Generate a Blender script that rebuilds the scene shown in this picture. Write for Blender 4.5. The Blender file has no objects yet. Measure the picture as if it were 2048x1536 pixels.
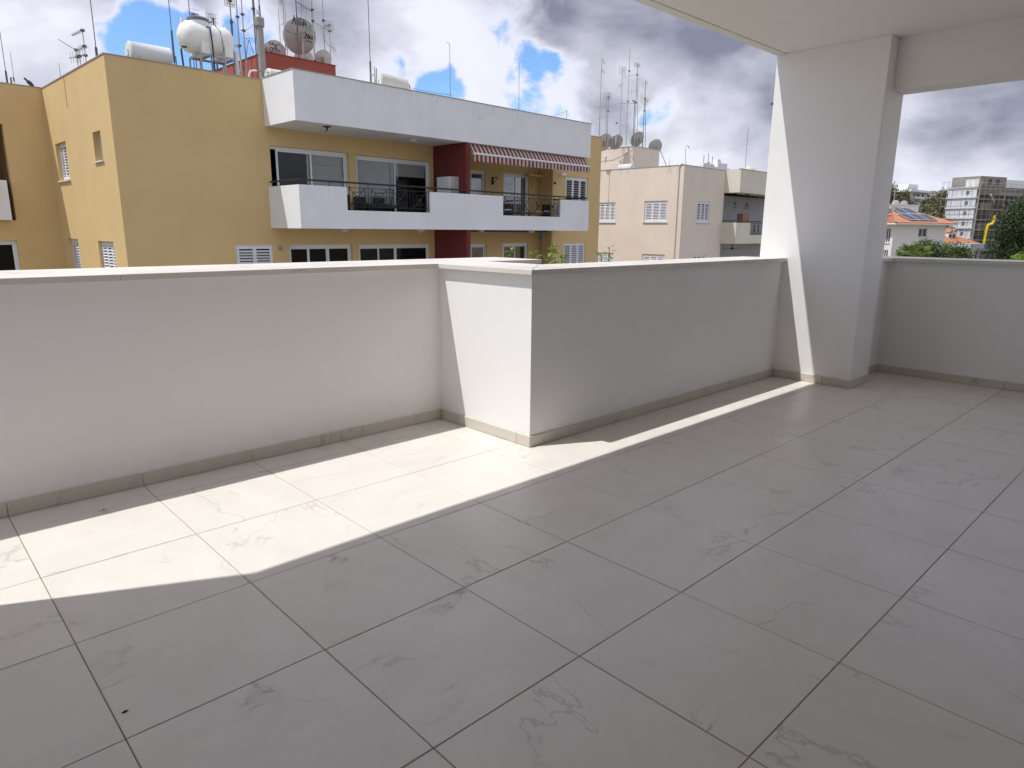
import bpy, math, random
from mathutils import Vector, Matrix
R = math.radians
rnd = random.Random(7)
sc = bpy.context.scene
COL = sc.collection

# ------------------------------------------------------------------ camera
CAM = Vector((-0.9346, -2.484, 1.3712)); YAW, PITCH, ROLL, FPX = 0.7584, -0.2229, 0.0082, 1355.29
_f = Vector((math.sin(YAW)*math.cos(PITCH), math.cos(YAW)*math.cos(PITCH), math.sin(PITCH)))
_r = Vector((math.cos(YAW), -math.sin(YAW), 0)); _u = _r.cross(_f)
CR = _r*math.cos(ROLL) + _u*math.sin(ROLL); CU = _u*math.cos(ROLL) - _r*math.sin(ROLL); CF = _f
cam = bpy.data.cameras.new('camera'); camo = bpy.data.objects.new('camera', cam); COL.objects.link(camo)
m = Matrix.Identity(4)
for i in range(3):
    m[i][0], m[i][1], m[i][2], m[i][3] = CR[i], CU[i], -CF[i], CAM[i]
camo.matrix_world = m
cam.sensor_width = 36; cam.lens = 36*FPX/2048; cam.clip_start = 0.05; cam.clip_end = 8000
sc.camera = camo
def ray(px, py):                       # a direction in the place, read off the photograph
    return (CF + CR*((px-1024)/FPX) + CU*((768-py)/FPX))
def at(px, py, dist):                  # point at a horizontal distance
    d = ray(px, py); return CAM + d*(dist/math.hypot(d.x, d.y))

# ------------------------------------------------------------------ sun and sky
SUN = Vector((-0.45, 0.225, 1.0)).normalized()
sun = bpy.data.lights.new('sun', 'SUN'); sun.energy = 2.36; sun.angle = R(0.53); sun.color = (1.0, 0.985, 0.965)
suno = bpy.data.objects.new('sun', sun); COL.objects.link(suno)
suno.rotation_euler = (-SUN).to_track_quat('-Z', 'Y').to_euler(); suno.location = (0, 0, 60)
vs = sc.view_settings
vs.view_transform = 'Standard'; vs.look = 'None'; vs.exposure = 0.73; vs.gamma = 1; vs.use_curve_mapping = False
sc.cycles.use_denoising = True; sc.cycles.use_adaptive_sampling = True; sc.cycles.adaptive_threshold = 0.015
sc.cycles.max_bounces = 10; sc.cycles.diffuse_bounces = 6; sc.cycles.glossy_bounces = 4; sc.cycles.transparent_max_bounces = 12

W = bpy.data.worlds.new('World'); sc.world = W; W.use_nodes = True
class NT:
    def __init__(s, nt): s.nt = nt; s.n = nt.nodes; s.l = nt.links
    def node(s, t, **k):
        n = s.n.new(t)
        for a, b in k.items(): setattr(n, a, b)
        return n
    def set(s, sock, v):
        if isinstance(v, bpy.types.NodeSocket): s.l.new(v, sock)
        else:
            if hasattr(sock.default_value, '__len__') and not hasattr(v, '__len__'): v = (v,)*len(sock.default_value)
            if hasattr(v, '__len__') and len(sock.default_value) == 4 and len(v) == 3: v = (*v, 1)
            sock.default_value = v
    def math(s, op, a, b=0.0, c=None, clamp=False):
        n = s.node('ShaderNodeMath', operation=op, use_clamp=clamp); s.set(n.inputs[0], a); s.set(n.inputs[1], b)
        if c is not None: s.set(n.inputs[2], c)
        return n.outputs[0]
    def vec(s, op, a, b=None, sc=None):
        n = s.node('ShaderNodeVectorMath', operation=op); s.set(n.inputs[0], a)
        if b is not None: s.set(n.inputs[1], b)
        if sc is not None: s.set(n.inputs['Scale'], sc)
        return n.outputs['Value' if op in ('DOT_PRODUCT', 'LENGTH') else 'Vector']
    def noise(s, vec, scale, detail=4, rough=0.55, dist=0.0, out='Fac', w=None):
        n = s.node('ShaderNodeTexNoise')
        if w is not None: n.noise_dimensions = '4D'; s.set(n.inputs['W'], w)
        s.set(n.inputs['Vector'], vec); s.set(n.inputs['Scale'], scale); s.set(n.inputs['Detail'], detail)
        s.set(n.inputs['Roughness'], rough); s.set(n.inputs['Distortion'], dist)
        return n.outputs[0 if out == 'Fac' else 1]
    def ramp(s, v, a, b, lo=0.0, hi=1.0, smooth=True):
        n = s.node('ShaderNodeMapRange', interpolation_type='SMOOTHSTEP' if smooth else 'LINEAR')
        s.set(n.inputs[0], v); s.set(n.inputs[1], a); s.set(n.inputs[2], b); s.set(n.inputs[3], lo); s.set(n.inputs[4], hi)
        return n.outputs[0]
    def mix(s, f, a, b, mode='MIX'):
        n = s.node('ShaderNodeMix', data_type='RGBA', blend_type=mode); s.set(n.inputs[0], f); s.set(n.inputs[6], a); s.set(n.inputs[7], b)
        return n.outputs[2]
w = NT(W.node_tree); W.node_tree.nodes.clear()
sky = w.node('ShaderNodeTexSky', sky_type='NISHITA', sun_disc=False, sun_elevation=math.asin(SUN.z),
             sun_rotation=math.atan2(SUN.x, SUN.y), altitude=160, air_density=1.0, dust_density=0.6, ozone_density=2.0)
tc = w.node('ShaderNodeTexCoord').outputs['Generated']
dirn = w.vec('NORMALIZE', tc)
sep = w.node('ShaderNodeSeparateXYZ'); w.set(sep.inputs[0], dirn)
inv = w.math('DIVIDE', 1.0, w.math('ADD', w.math('MAXIMUM', sep.outputs[2], 0.0), 0.36))
cloudp = w.vec('SCALE', dirn, sc=inv)
wn = w.vec('SUBTRACT', w.noise(dirn, 5.5, 5, 0.6, 0.0, out='Color'), (0.5, 0.5, 0.5))
dirw = w.vec('NORMALIZE', w.vec('ADD', dirn, w.vec('SCALE', wn, sc=0.13)))
def blob(px, py, deg):                  # where a cloud mass or a gap stands in the sky
    d = ray(px, py).normalized()
    c = w.vec('DOT_PRODUCT', dirw, tuple(d))
    return w.ramp(c, math.cos(R(deg)), math.cos(R(deg*.25)))
den = w.math('ADD', w.noise(cloudp, 1.5, 6, 0.55, 0.3, w=3.1), w.math('MULTIPLY', w.math('SUBTRACT', w.noise(dirn, 13.0, 7, 0.64, 0.4), 0.5), 0.36))
for (px, py, dg, a) in ((290, 92, 4.6, -.15), (400, 108, 4.0, -.15), (510, 95, 3.4, -.10), (235, 55, 3.2, -.12), (1140, 150, 2.4, -.13), (1085, 135, 2.0, -.08), (875, 180, 2.8, -.14), (790, 165, 3, -.09), (1315, 215, 2.2, -.17), (1255, 207, 1.8, -.10),
                        (90, 95, 6, .12), (820, 60, 8, .13), (985, 165, 3.6, .12), (1180, 210, 3, .08), (1400, 90, 13, .18), (1900, 280, 9, .16)):
    den = w.math('ADD', den, w.math('MULTIPLY', blob(px, py, dg), a))
mask = w.ramp(den, 0.385, 0.475)
rp = w.vec('MULTIPLY', dirn, (1.0, 1.0, 1.7)); rq = w.vec('ADD', rp, tuple(Vector((SUN.x, SUN.y, 0.9))*0.05))
shd = w.noise(rp, 3.4, 4, 0.5, 0.4, w=8.4)
relief = w.math('SUBTRACT', w.noise(rp, 6.0, 4, 0.52, 0.3), w.noise(rq, 6.0, 4, 0.52, 0.3))
fine = w.math('SUBTRACT', w.noise(rp, 16.0, 5, 0.55, 0.5), 0.5)
shade = w.math('ADD', w.math('ADD', shd, w.math('MULTIPLY', relief, 0.55)), w.math('MULTIPLY', fine, 0.16))
for (px, py, dg, a) in ((1270, 30, 10, .24), (1560, 130, 9, .18), (1480, 200, 5, .06), (1990, 195, 6, .22), (290, -15, 6, .20), (690, -30, 7, .14), (40, 150, 5, .06), (1200, 255, 3, .16), (1060, 30, 5, .14), (110, 90, 6, -.14), (985, 170, 5, -.16), (1090, 215, 4, -.14), (800, 100, 6, -.06),
                        (1390, 290, 6, -.14), (1450, 310, 5, -.08), (1900, 310, 6, -.08)):
    shade = w.math('ADD', shade, w.math('MULTIPLY', blob(px, py, dg), a))
g = w.ramp(shade, 0.36, 0.86, 0, 1, False)
thin = w.ramp(den, 0.42, 0.60)
cloudc = w.mix(g, (5.4, 5.5, 6.2), (1.5, 1.6, 2.15))
cloudc = w.mix(thin, (5.2, 5.35, 6.2), cloudc)
skyc = w.mix(1.0, sky.outputs[0], (0.76, 0.95, 1.18), 'MULTIPLY')
below = w.ramp(sep.outputs[2], -0.03, 0.02)
allc = w.mix(mask, skyc, cloudc)
allc = w.mix(below, (3.0, 2.9, 2.7), allc)
bg = w.node('ShaderNodeBackground'); w.set(bg.inputs[0], allc); bg.inputs[1].default_value = 0.1
w.l.new(bg.outputs[0], w.node('ShaderNodeOutputWorld').inputs[0])

# ------------------------------------------------------------------ materials
MATS = {}
def mat(name, col, rough=0.8, spec=0.3, metal=0.0, var=0.10, vscale=1.5, streak=0.0, bump=0.0, bscale=60, dirt=None, dscale=0.7, damount=0.0, objvar=0.0, trans=0.0):
    if name in MATS: return MATS[name]
    M = bpy.data.materials.new(name); M.use_nodes = True; MATS[name] = M
    t = NT(M.node_tree); bs = t.n['Principled BSDF']
    co = t.node('ShaderNodeTexCoord').outputs['Object']
    c = col
    if var:
        nz = t.noise(co, vscale, 6, 0.6)
        k = t.ramp(nz, 0.25, 0.75, 1-var, 1+var*0.6, False)
        c = t.vec('SCALE', tuple(col), sc=k)
    if streak:
        mp = t.node('ShaderNodeMapping'); t.set(mp.inputs[0], co); mp.inputs['Scale'].default_value = (7, 7, 0.35)
        s = t.ramp(t.noise(mp.outputs[0], 1.0, 5, 0.65), 0.55, 0.8, 0, streak)
        c = t.mix(s, c, tuple(x*0.55 for x in col))
    if damount:
        s = t.ramp(t.noise(co, dscale, 8, 0.65), 0.52, 0.75, 0, damount)
        c = t.mix(s, c, dirt)
    if objvar:
        oi = t.node('ShaderNodeObjectInfo').outputs['Random']
        c = t.vec('SCALE', c, sc=t.ramp(oi, 0, 1, 1-objvar, 1+objvar, False))
    t.set(bs.inputs['Base Color'], c)
    bs.inputs['Roughness'].default_value = rough; bs.inputs['Metallic'].default_value = metal
    bs.inputs['Specular IOR Level'].default_value = spec
    if bump:
        b = t.node('ShaderNodeBump'); b.inputs['Strength'].default_value = bump; b.inputs['Distance'].default_value = 0.004
        t.set(b.inputs['Height'], t.noise(co, bscale, 5, 0.6)); t.l.new(b.outputs[0], bs.inputs['Normal'])
    return M
def plaster_crack(name, col, top, zr, amount=0.5, streak=0.25):
    M = mat(name, col, 0.9, 0.2, var=0.07, vscale=0.8, streak=streak*0.5, bump=0.25, bscale=40)
    t = NT(M.node_tree); bs = t.n['Principled BSDF']; src = bs.inputs['Base Color'].links[0].from_socket
    co = t.node('ShaderNodeTexCoord').outputs['Object']
    nz = t.noise(co, 1.1, 9, 0.72, 0.6, w=2.2)
    line = t.ramp(t.math('ABSOLUTE', t.math('SUBTRACT', nz, 0.5)), 0.0, 0.006, 1, 0)
    where = t.ramp(t.noise(co, 0.45, 2, 0.5, w=5.0), 0.56, 0.68)
    sp = t.node('ShaderNodeSeparateXYZ'); t.set(sp.inputs[0], co)
    f = t.math('MULTIPLY', t.math('MULTIPLY', line, where), amount)
    c = t.mix(f, src, tuple(x*0.35 for x in col))
    # rain streaks running down from the coping
    mp = t.node('ShaderNodeMapping'); t.set(mp.inputs[0], co); mp.inputs['Scale'].default_value = (5, 5, 0.2)
    st = t.ramp(t.noise(mp.outputs[0], 1.6, 6, 0.7), 0.5, 0.72)
    hh = t.ramp(sp.outputs[2], top-zr, top, 0, streak)
    c = t.mix(t.math('MULTIPLY', st, hh), c, tuple(x*0.3 for x in col))
    t.set(bs.inputs['Base Color'], c)
    return M
def tile_mat(name, base, vein, stain, vs_=1.0, rough=0.32):
    M = bpy.data.materials.new(name); M.use_nodes = True; MATS[name] = M
    t = NT(M.node_tree); bs = t.n['Principled BSDF']
    co = t.node('ShaderNodeTexCoord').outputs['Object']
    oi = t.node('ShaderNodeObjectInfo'); rn = t.math('MULTIPLY', oi.outputs['Random'], 40.0)
    rot = t.node('ShaderNodeVectorRotate', rotation_type='Z_AXIS'); t.set(rot.inputs['Vector'], co)
    t.set(rot.inputs['Angle'], t.math('MULTIPLY', t.math('ROUND', t.math('MULTIPLY', oi.outputs['Random'], 13.0)), math.pi/2))
    p = rot.outputs[0]
    mp = t.node('ShaderNodeMapping'); t.set(mp.inputs[0], p); mp.inputs['Rotation'].default_value = (0, 0, 0.5); mp.inputs['Scale'].default_value = (1.0, 2.1, 1)
    q = mp.outputs[0]
    cloud = t.ramp(t.noise(q, 3.0, 6, 0.6, w=rn), 0.3, 0.7, 0.93, 1.03, False)
    c = t.vec('SCALE', base, sc=cloud)
    n1 = t.noise(q, 1.0*vs_, 8, 0.56, 0.45, w=rn)
    dd = t.math('ABSOLUTE', t.math('SUBTRACT', n1, 0.5))
    wv = t.ramp(t.noise(p, 13, 3, 0.6, w=rn), 0.38, 0.72, 0.0012, 0.0075)
    l1 = t.math('SUBTRACT', 1.0, t.math('DIVIDE', dd, wv), clamp=True)
    soft = t.ramp(dd, 0.0, 0.022, 0.20, 0)
    wh = t.ramp(t.noise(p, 1.9, 4, 0.6, w=t.math('ADD', rn, 9.0)), 0.535, 0.63)
    n2 = t.noise(q, 0.8*vs_, 8, 0.55, 0.4, w=t.math('ADD', rn, 21.0))
    l2 = t.ramp(t.math('ABSOLUTE', t.math('SUBTRACT', n2, 0.5)), 0.0, 0.007, 0.34, 0)
    wh2 = t.ramp(t.noise(p, 1.6, 3, 0.5, w=t.math('ADD', rn, 15.0)), 0.48, 0.60)
    dot = t.math('MULTIPLY', t.ramp(t.noise(p, 9, 4, 0.6, w=t.math('ADD', rn, 30.0)), 0.70, 0.74), t.ramp(dd, 0.0, 0.05, 0.5, 0))
    f = t.math('MAXIMUM', t.math('MULTIPLY', t.math('MAXIMUM', t.math('MULTIPLY', l1, 0.8), soft), wh), t.math('MAXIMUM', t.math('MULTIPLY', l2, wh2), dot))
    c = t.mix(f, c, vein)
    # grime and dried splashes, in world position so that they cross the joints
    geo = t.node('ShaderNodeNewGeometry').outputs['Position']
    gr = t.ramp(t.noise(geo, 0.9, 8, 0.66), 0.55, 0.78, 0, 0.35)
    c = t.mix(gr, c, stain)
    sp = t.ramp(t.noise(geo, 46, 2, 0.4), 0.77, 0.80, 0, 0.5)
    c = t.mix(sp, c, tuple(x*0.55 for x in stain))
    t.set(bs.inputs['Base Color'], c)
    t.set(bs.inputs['Roughness'], t.ramp(t.noise(geo, 2.2, 6, 0.6), 0.3, 0.7, rough-0.06, rough+0.14, False))
    bs.inputs['Specular IOR Level'].default_value = 0.45
    b = t.node('ShaderNodeBump'); b.inputs['Strength'].default_value = 0.08; b.inputs['Distance'].default_value = 0.002
    t.set(b.inputs['Height'], t.noise(geo, 14, 4, 0.5)); t.l.new(b.outputs[0], bs.inputs['Normal'])
    return M
def wall_paint(name, col):
    M = bpy.data.materials.new(name); M.use_nodes = True; MATS[name] = M
    t = NT(M.node_tree); bs = t.n['Principled BSDF']
    geo = t.node('ShaderNodeNewGeometry').outputs['Position']
    c = t.vec('SCALE', col, sc=t.ramp(t.noise(geo, 0.8, 7, 0.6), 0.3, 0.7, 0.955, 1.02, False))
    sc2 = t.ramp(t.noise(geo, 5, 8, 0.7, 1.5), 0.66, 0.74, 0, 0.10)
    c = t.mix(sc2, c, tuple(x*0.72 for x in col))
    # splash-back grime close above the floor, drips under the coping, dark specks
    sp = t.node('ShaderNodeSeparateXYZ'); t.set(sp.inputs[0], geo)
    gr = t.math('MULTIPLY', t.ramp(sp.outputs[2], 0.07, 0.32, 1, 0), t.ramp(t.noise(geo, 6, 7, 0.65), 0.42, 0.72, 0, 0.09))
    mp = t.node('ShaderNodeMapping'); t.set(mp.inputs[0], geo); mp.inputs['Scale'].default_value = (16, 16, 0.8)
    dr = t.math('MULTIPLY', t.math('MULTIPLY', t.ramp(sp.outputs[2], 0.80, 1.11, 0, 1), t.ramp(sp.outputs[2], 1.106, 1.109, 1, 0)), t.ramp(t.noise(mp.outputs[0], 1.0, 5, 0.6), 0.58, 0.80, 0, 0.10))
    c = t.mix(t.math('MAXIMUM', gr, dr), c, (0.42, 0.36, 0.28))
    dk = t.ramp(t.noise(geo, 33, 2, 0.4), 0.80, 0.83, 0, 0.45)
    c = t.mix(dk, c, (0.25, 0.22, 0.18))
    t.set(bs.inputs['Base Color'], c); bs.inputs['Roughness'].default_value = 0.62; bs.inputs['Specular IOR Level'].default_value = 0.25
    b = t.node('ShaderNodeBump'); b.inputs['Strength'].default_value = 0.16; b.inputs['Distance'].default_value = 0.004
    h = t.math('ADD', t.math('ADD', t.noise(geo, 9, 5, 0.55), t.math('MULTIPLY', t.noise(geo, 1.7, 3, 0.5), 3.0)), t.math('MULTIPLY', t.noise(geo, 90, 3, 0.5), 0.25))
    t.set(b.inputs['Height'], h); t.l.new(b.outputs[0], bs.inputs['Normal'])
    return M
def glass_mat(name, tint=(0.75, 0.8, 0.8), ior=1.5):
    M = bpy.data.materials.new(name); M.use_nodes = True; MATS[name] = M
    t = NT(M.node_tree); t.n.clear()
    tr = t.node('ShaderNodeBsdfTransparent'); tr.inputs[0].default_value = (*tint, 1)
    gl = t.node('ShaderNodeBsdfGlossy'); gl.inputs['Roughness'].default_value = 0.02
    geo = t.node('ShaderNodeNewGeometry').outputs['Position']
    b = t.node('ShaderNodeBump'); b.inputs['Strength'].default_value = 0.06; b.inputs['Distance'].default_value = 0.02
    t.set(b.inputs['Height'], t.noise(geo, 1.3, 2, 0.5)); t.l.new(b.outputs[0], gl.inputs['Normal'])
    fr = t.node('ShaderNodeFresnel'); fr.inputs[0].default_value = ior
    mx = t.node('ShaderNodeMixShader'); t.l.new(t.math('MULTIPLY', fr.outputs[0], 0.6, clamp=True), mx.inputs[0]); t.l.new(tr.outputs[0], mx.inputs[1]); t.l.new(gl.outputs[0], mx.inputs[2])
    t.l.new(mx.outputs[0], t.node('ShaderNodeOutputMaterial').inputs[0])
    return M
def leaf_mat(name, a, b_, scale=0.6, tr=0.25):
    M = bpy.data.materials.new(name); M.use_nodes = True; MATS[name] = M
    t = NT(M.node_tree); bs = t.n['Principled BSDF']
    geo = t.node('ShaderNodeNewGeometry')
    f = t.math('ADD', t.math('MULTIPLY', t.noise(geo.outputs['Position'], scale, 4, 0.6), 0.7), t.math('MULTIPLY', geo.outputs['Random Per Island'], 0.45))
    c = t.mix(t.ramp(f, 0.3, 0.85), a, b_)
    t.set(bs.inputs['Base Color'], c); bs.inputs['Roughness'].default_value = 0.55; bs.inputs['Specular IOR Level'].default_value = 0.3
    out = t.n['Material Output']; tl = t.node('ShaderNodeBsdfTranslucent'); t.set(tl.inputs[0], t.vec('SCALE', c, sc=1.3))
    mx = t.node('ShaderNodeMixShader'); mx.inputs[0].default_value = tr
    t.l.new(bs.outputs[0], mx.inputs[1]); t.l.new(tl.outputs[0], mx.inputs[2]); t.l.new(mx.outputs[0], out.inputs[0])
    return M
def stripe_mat(name, a, b_, pitch):
    M = bpy.data.materials.new(name); M.use_nodes = True; MATS[name] = M
    t = NT(M.node_tree); bs = t.n['Principled BSDF']
    sp = t.node('ShaderNodeSeparateXYZ'); t.set(sp.inputs[0], t.node('ShaderNodeTexCoord').outputs['Object'])
    f = t.math('GREATER_THAN', t.math('FRACT', t.math('DIVIDE', sp.outputs[0], pitch)), 0.5)
    c = t.mix(f, a, b_); t.set(bs.inputs['Base Color'], c); bs.inputs['Roughness'].default_value = 0.85
    out = t.n['Material Output']; tl = t.node('ShaderNodeBsdfTranslucent'); t.set(tl.inputs[0], c)
    mx = t.node('ShaderNodeMixShader'); mx.inputs[0].default_value = 0.3
    t.l.new(bs.outputs[0], mx.inputs[1]); t.l.new(tl.outputs[0], mx.inputs[2]); t.l.new(mx.outputs[0], out.inputs[0])
    return M

WHITE = wall_paint('white_wall_paint', (0.88, 0.87, 0.855))
CEIL = wall_paint('white_ceiling_paint', (0.86, 0.845, 0.82))
TILE = tile_mat('porcelain_tile', (0.725, 0.685, 0.63), (0.19, 0.18, 0.165), (0.60, 0.52, 0.40))
SKIRT = tile_mat('skirting_porcelain', (0.62, 0.575, 0.505), (0.2, 0.18, 0.15), (0.36, 0.29, 0.20), 1.5)
COPE = tile_mat('coping_marble', (0.70, 0.66, 0.60), (0.30, 0.28, 0.25), (0.48, 0.40, 0.30), 1.6, 0.36)
GROUT = mat('grout', (0.34, 0.275, 0.205), 0.95, 0.1, var=0.35, vscale=6)
YEL = plaster_crack('yellow_render', (0.63, 0.46, 0.225), 5.85, 0.8, 0.12, 0.12)
BOXW = plaster_crack('white_render', (0.76, 0.765, 0.775), 5.9, 0.7, 0.8, 0.16)
BALW = plaster_crack('white_balcony_render', (0.76, 0.765, 0.775), 2.7, 1.3, 0.15, 0.16)
REDF = mat('oxblood_render', (0.16, 0.036, 0.033), 0.85, 0.2, var=0.12, bump=0.2, streak=0.1)
REDS = mat('brick_red_render', (0.33, 0.085, 0.065), 0.85, 0.2, var=0.12, bump=0.2, streak=0.2)
PINK = plaster_crack('pink_render', (0.72, 0.63, 0.54), 5.1, 0.8, 0.35, 0.45)
CREAM = plaster_crack('cream_render', (0.66, 0.62, 0.52), 5.2, 1.0, 0.3, 0.5)
COPG = mat('grey_coping', (0.36, 0.34, 0.31), 0.85, var=0.2, vscale=3)
SHUT = mat('white_shutter_paint', (0.74, 0.75, 0.78), 0.45, 0.4, var=0.05)
ALU = mat('white_aluminium', (0.72, 0.73, 0.74), 0.4, 0.45, var=0.03)
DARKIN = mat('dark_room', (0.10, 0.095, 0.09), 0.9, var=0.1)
BLIND = mat('off_white_blind', (0.74, 0.73, 0.69), 0.9, var=0.08, vscale=3)
IRON = mat('black_iron', (0.012, 0.012, 0.014), 0.5, 0.5, var=0.1)
GALV = mat('galvanised_steel', (0.34, 0.35, 0.36), 0.45, 0.5, metal=0.6, var=0.2, vscale=4)
MASTD = mat('dark_mast_steel', (0.13, 0.125, 0.125), 0.6, 0.4, metal=0.3, var=0.3, vscale=3)
MASTL = mat('pale_mast_steel', (0.42, 0.40, 0.37), 0.55, 0.4, metal=0.3, var=0.25, vscale=3)
TANKW = mat('white_polyethylene', (0.76, 0.75, 0.71), 0.42, 0.4, var=0.08, streak=0.25, dirt=(0.55, 0.47, 0.35), damount=0.2)
TANKG = mat('pale_boiler_jacket', (0.62, 0.63, 0.64), 0.4, 0.45, var=0.07, streak=0.2)
TANKC = mat('cream_boiler_jacket', (0.56, 0.54, 0.48), 0.5, 0.4, var=0.12, streak=0.5)
DISH = mat('weathered_dish_grey', (0.44, 0.44, 0.43), 0.6, 0.4, var=0.22, vscale=3, dirt=(0.26, 0.25, 0.23), damount=0.3, dscale=2)
DISHW = mat('pale_dish_white', (0.60, 0.59, 0.56), 0.5, 0.4, var=0.15, vscale=3)
INK = mat('black_marker_ink', (0.01, 0.01, 0.011), 0.6, var=0)
FLUE = mat('grey_flue_metal', (0.30, 0.285, 0.265), 0.6, 0.4, metal=0.2, var=0.15, streak=0.3)
PVC = mat('white_pvc', (0.72, 0.71, 0.68), 0.4, var=0.05)
BLUEP = mat('blue_black_hose', (0.015, 0.025, 0.06), 0.45, var=0.1)
GLASS = glass_mat('window_glass', (0.82, 0.84, 0.84)); GLASSD = glass_mat('tinted_window_glass', (0.35, 0.38, 0.4))
AWN = stripe_mat('striped_canvas', (0.62, 0.53, 0.47), (0.22, 0.04, 0.05), 0.2155)
WOOD = mat('varnished_wood', (0.24, 0.10, 0.045), 0.5, var=0.25, vscale=4)
RATT = mat('black_rattan', (0.02, 0.02, 0.022), 0.6, var=0.3, vscale=20)
LAMPW = mat('opal_lamp_plastic', (0.6, 0.6, 0.57), 0.4, var=0.04)
CONC = mat('raw_concrete', (0.30, 0.285, 0.255), 0.95, 0.1, var=0.22, vscale=0.6, dirt=(0.18, 0.165, 0.14), damount=0.5)
RTILE = mat('terracotta_tiles', (0.45, 0.205, 0.125), 0.85, 0.2, var=0.25, vscale=2.5, objvar=0.12)
SOLAR = mat('solar_cell_glass', (0.02, 0.024, 0.04), 0.3, 0.25, var=0.1)
SOLF = mat('solar_frame', (0.55, 0.56, 0.57), 0.4, var=0.03)
HOUSEW = mat('house_white_render', (0.70, 0.68, 0.63), 0.9, 0.2, var=0.06, streak=0.1)
PUREW = mat('bright_white_render', (0.78, 0.78, 0.79), 0.9, 0.2, var=0.05)
PANELW = mat('white_cladding', (0.66, 0.67, 0.69), 0.7, 0.3, var=0.06, objvar=0.05)
YPLAS = mat('yellow_chute_plastic', (0.75, 0.60, 0.03), 0.5, var=0.1)
ASPH = mat('asphalt', (0.052, 0.052, 0.054), 0.9, var=0.25, vscale=0.5)
PAVE = mat('pavement_concrete', (0.30, 0.28, 0.25), 0.9, var=0.15)
EARTH = mat('dry_earth', (0.19, 0.155, 0.10), 0.95, var=0.3, vscale=0.05)
ROADP = mat('road_paint', (0.7, 0.7, 0.68), 0.7, var=0.1)
BARK = mat('bark', (0.12, 0.085, 0.055), 0.95, var=0.3, vscale=4)
STEM = mat('green_stem', (0.10, 0.11, 0.045), 0.7, var=0.2)
LEAFD = leaf_mat('dark_evergreen_leaf', (0.016, 0.032, 0.010), (0.055, 0.085, 0.022))
LEAFH = leaf_mat('hedge_leaf', (0.025, 0.052, 0.012), (0.10, 0.15, 0.032))
LEAFE = leaf_mat('eucalyptus_leaf', (0.06, 0.068, 0.032), (0.17, 0.16, 0.08), 0.12)
LEAFP = leaf_mat('palm_leaf', (0.06, 0.10, 0.02), (0.20, 0.25, 0.06))
LEAFY = leaf_mat('bright_leaf', (0.10, 0.16, 0.02), (0.26, 0.34, 0.06), 6)
LEAFB = leaf_mat('bright_bush_leaf', (0.08, 0.15, 0.012), (0.22, 0.33, 0.03))

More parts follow.
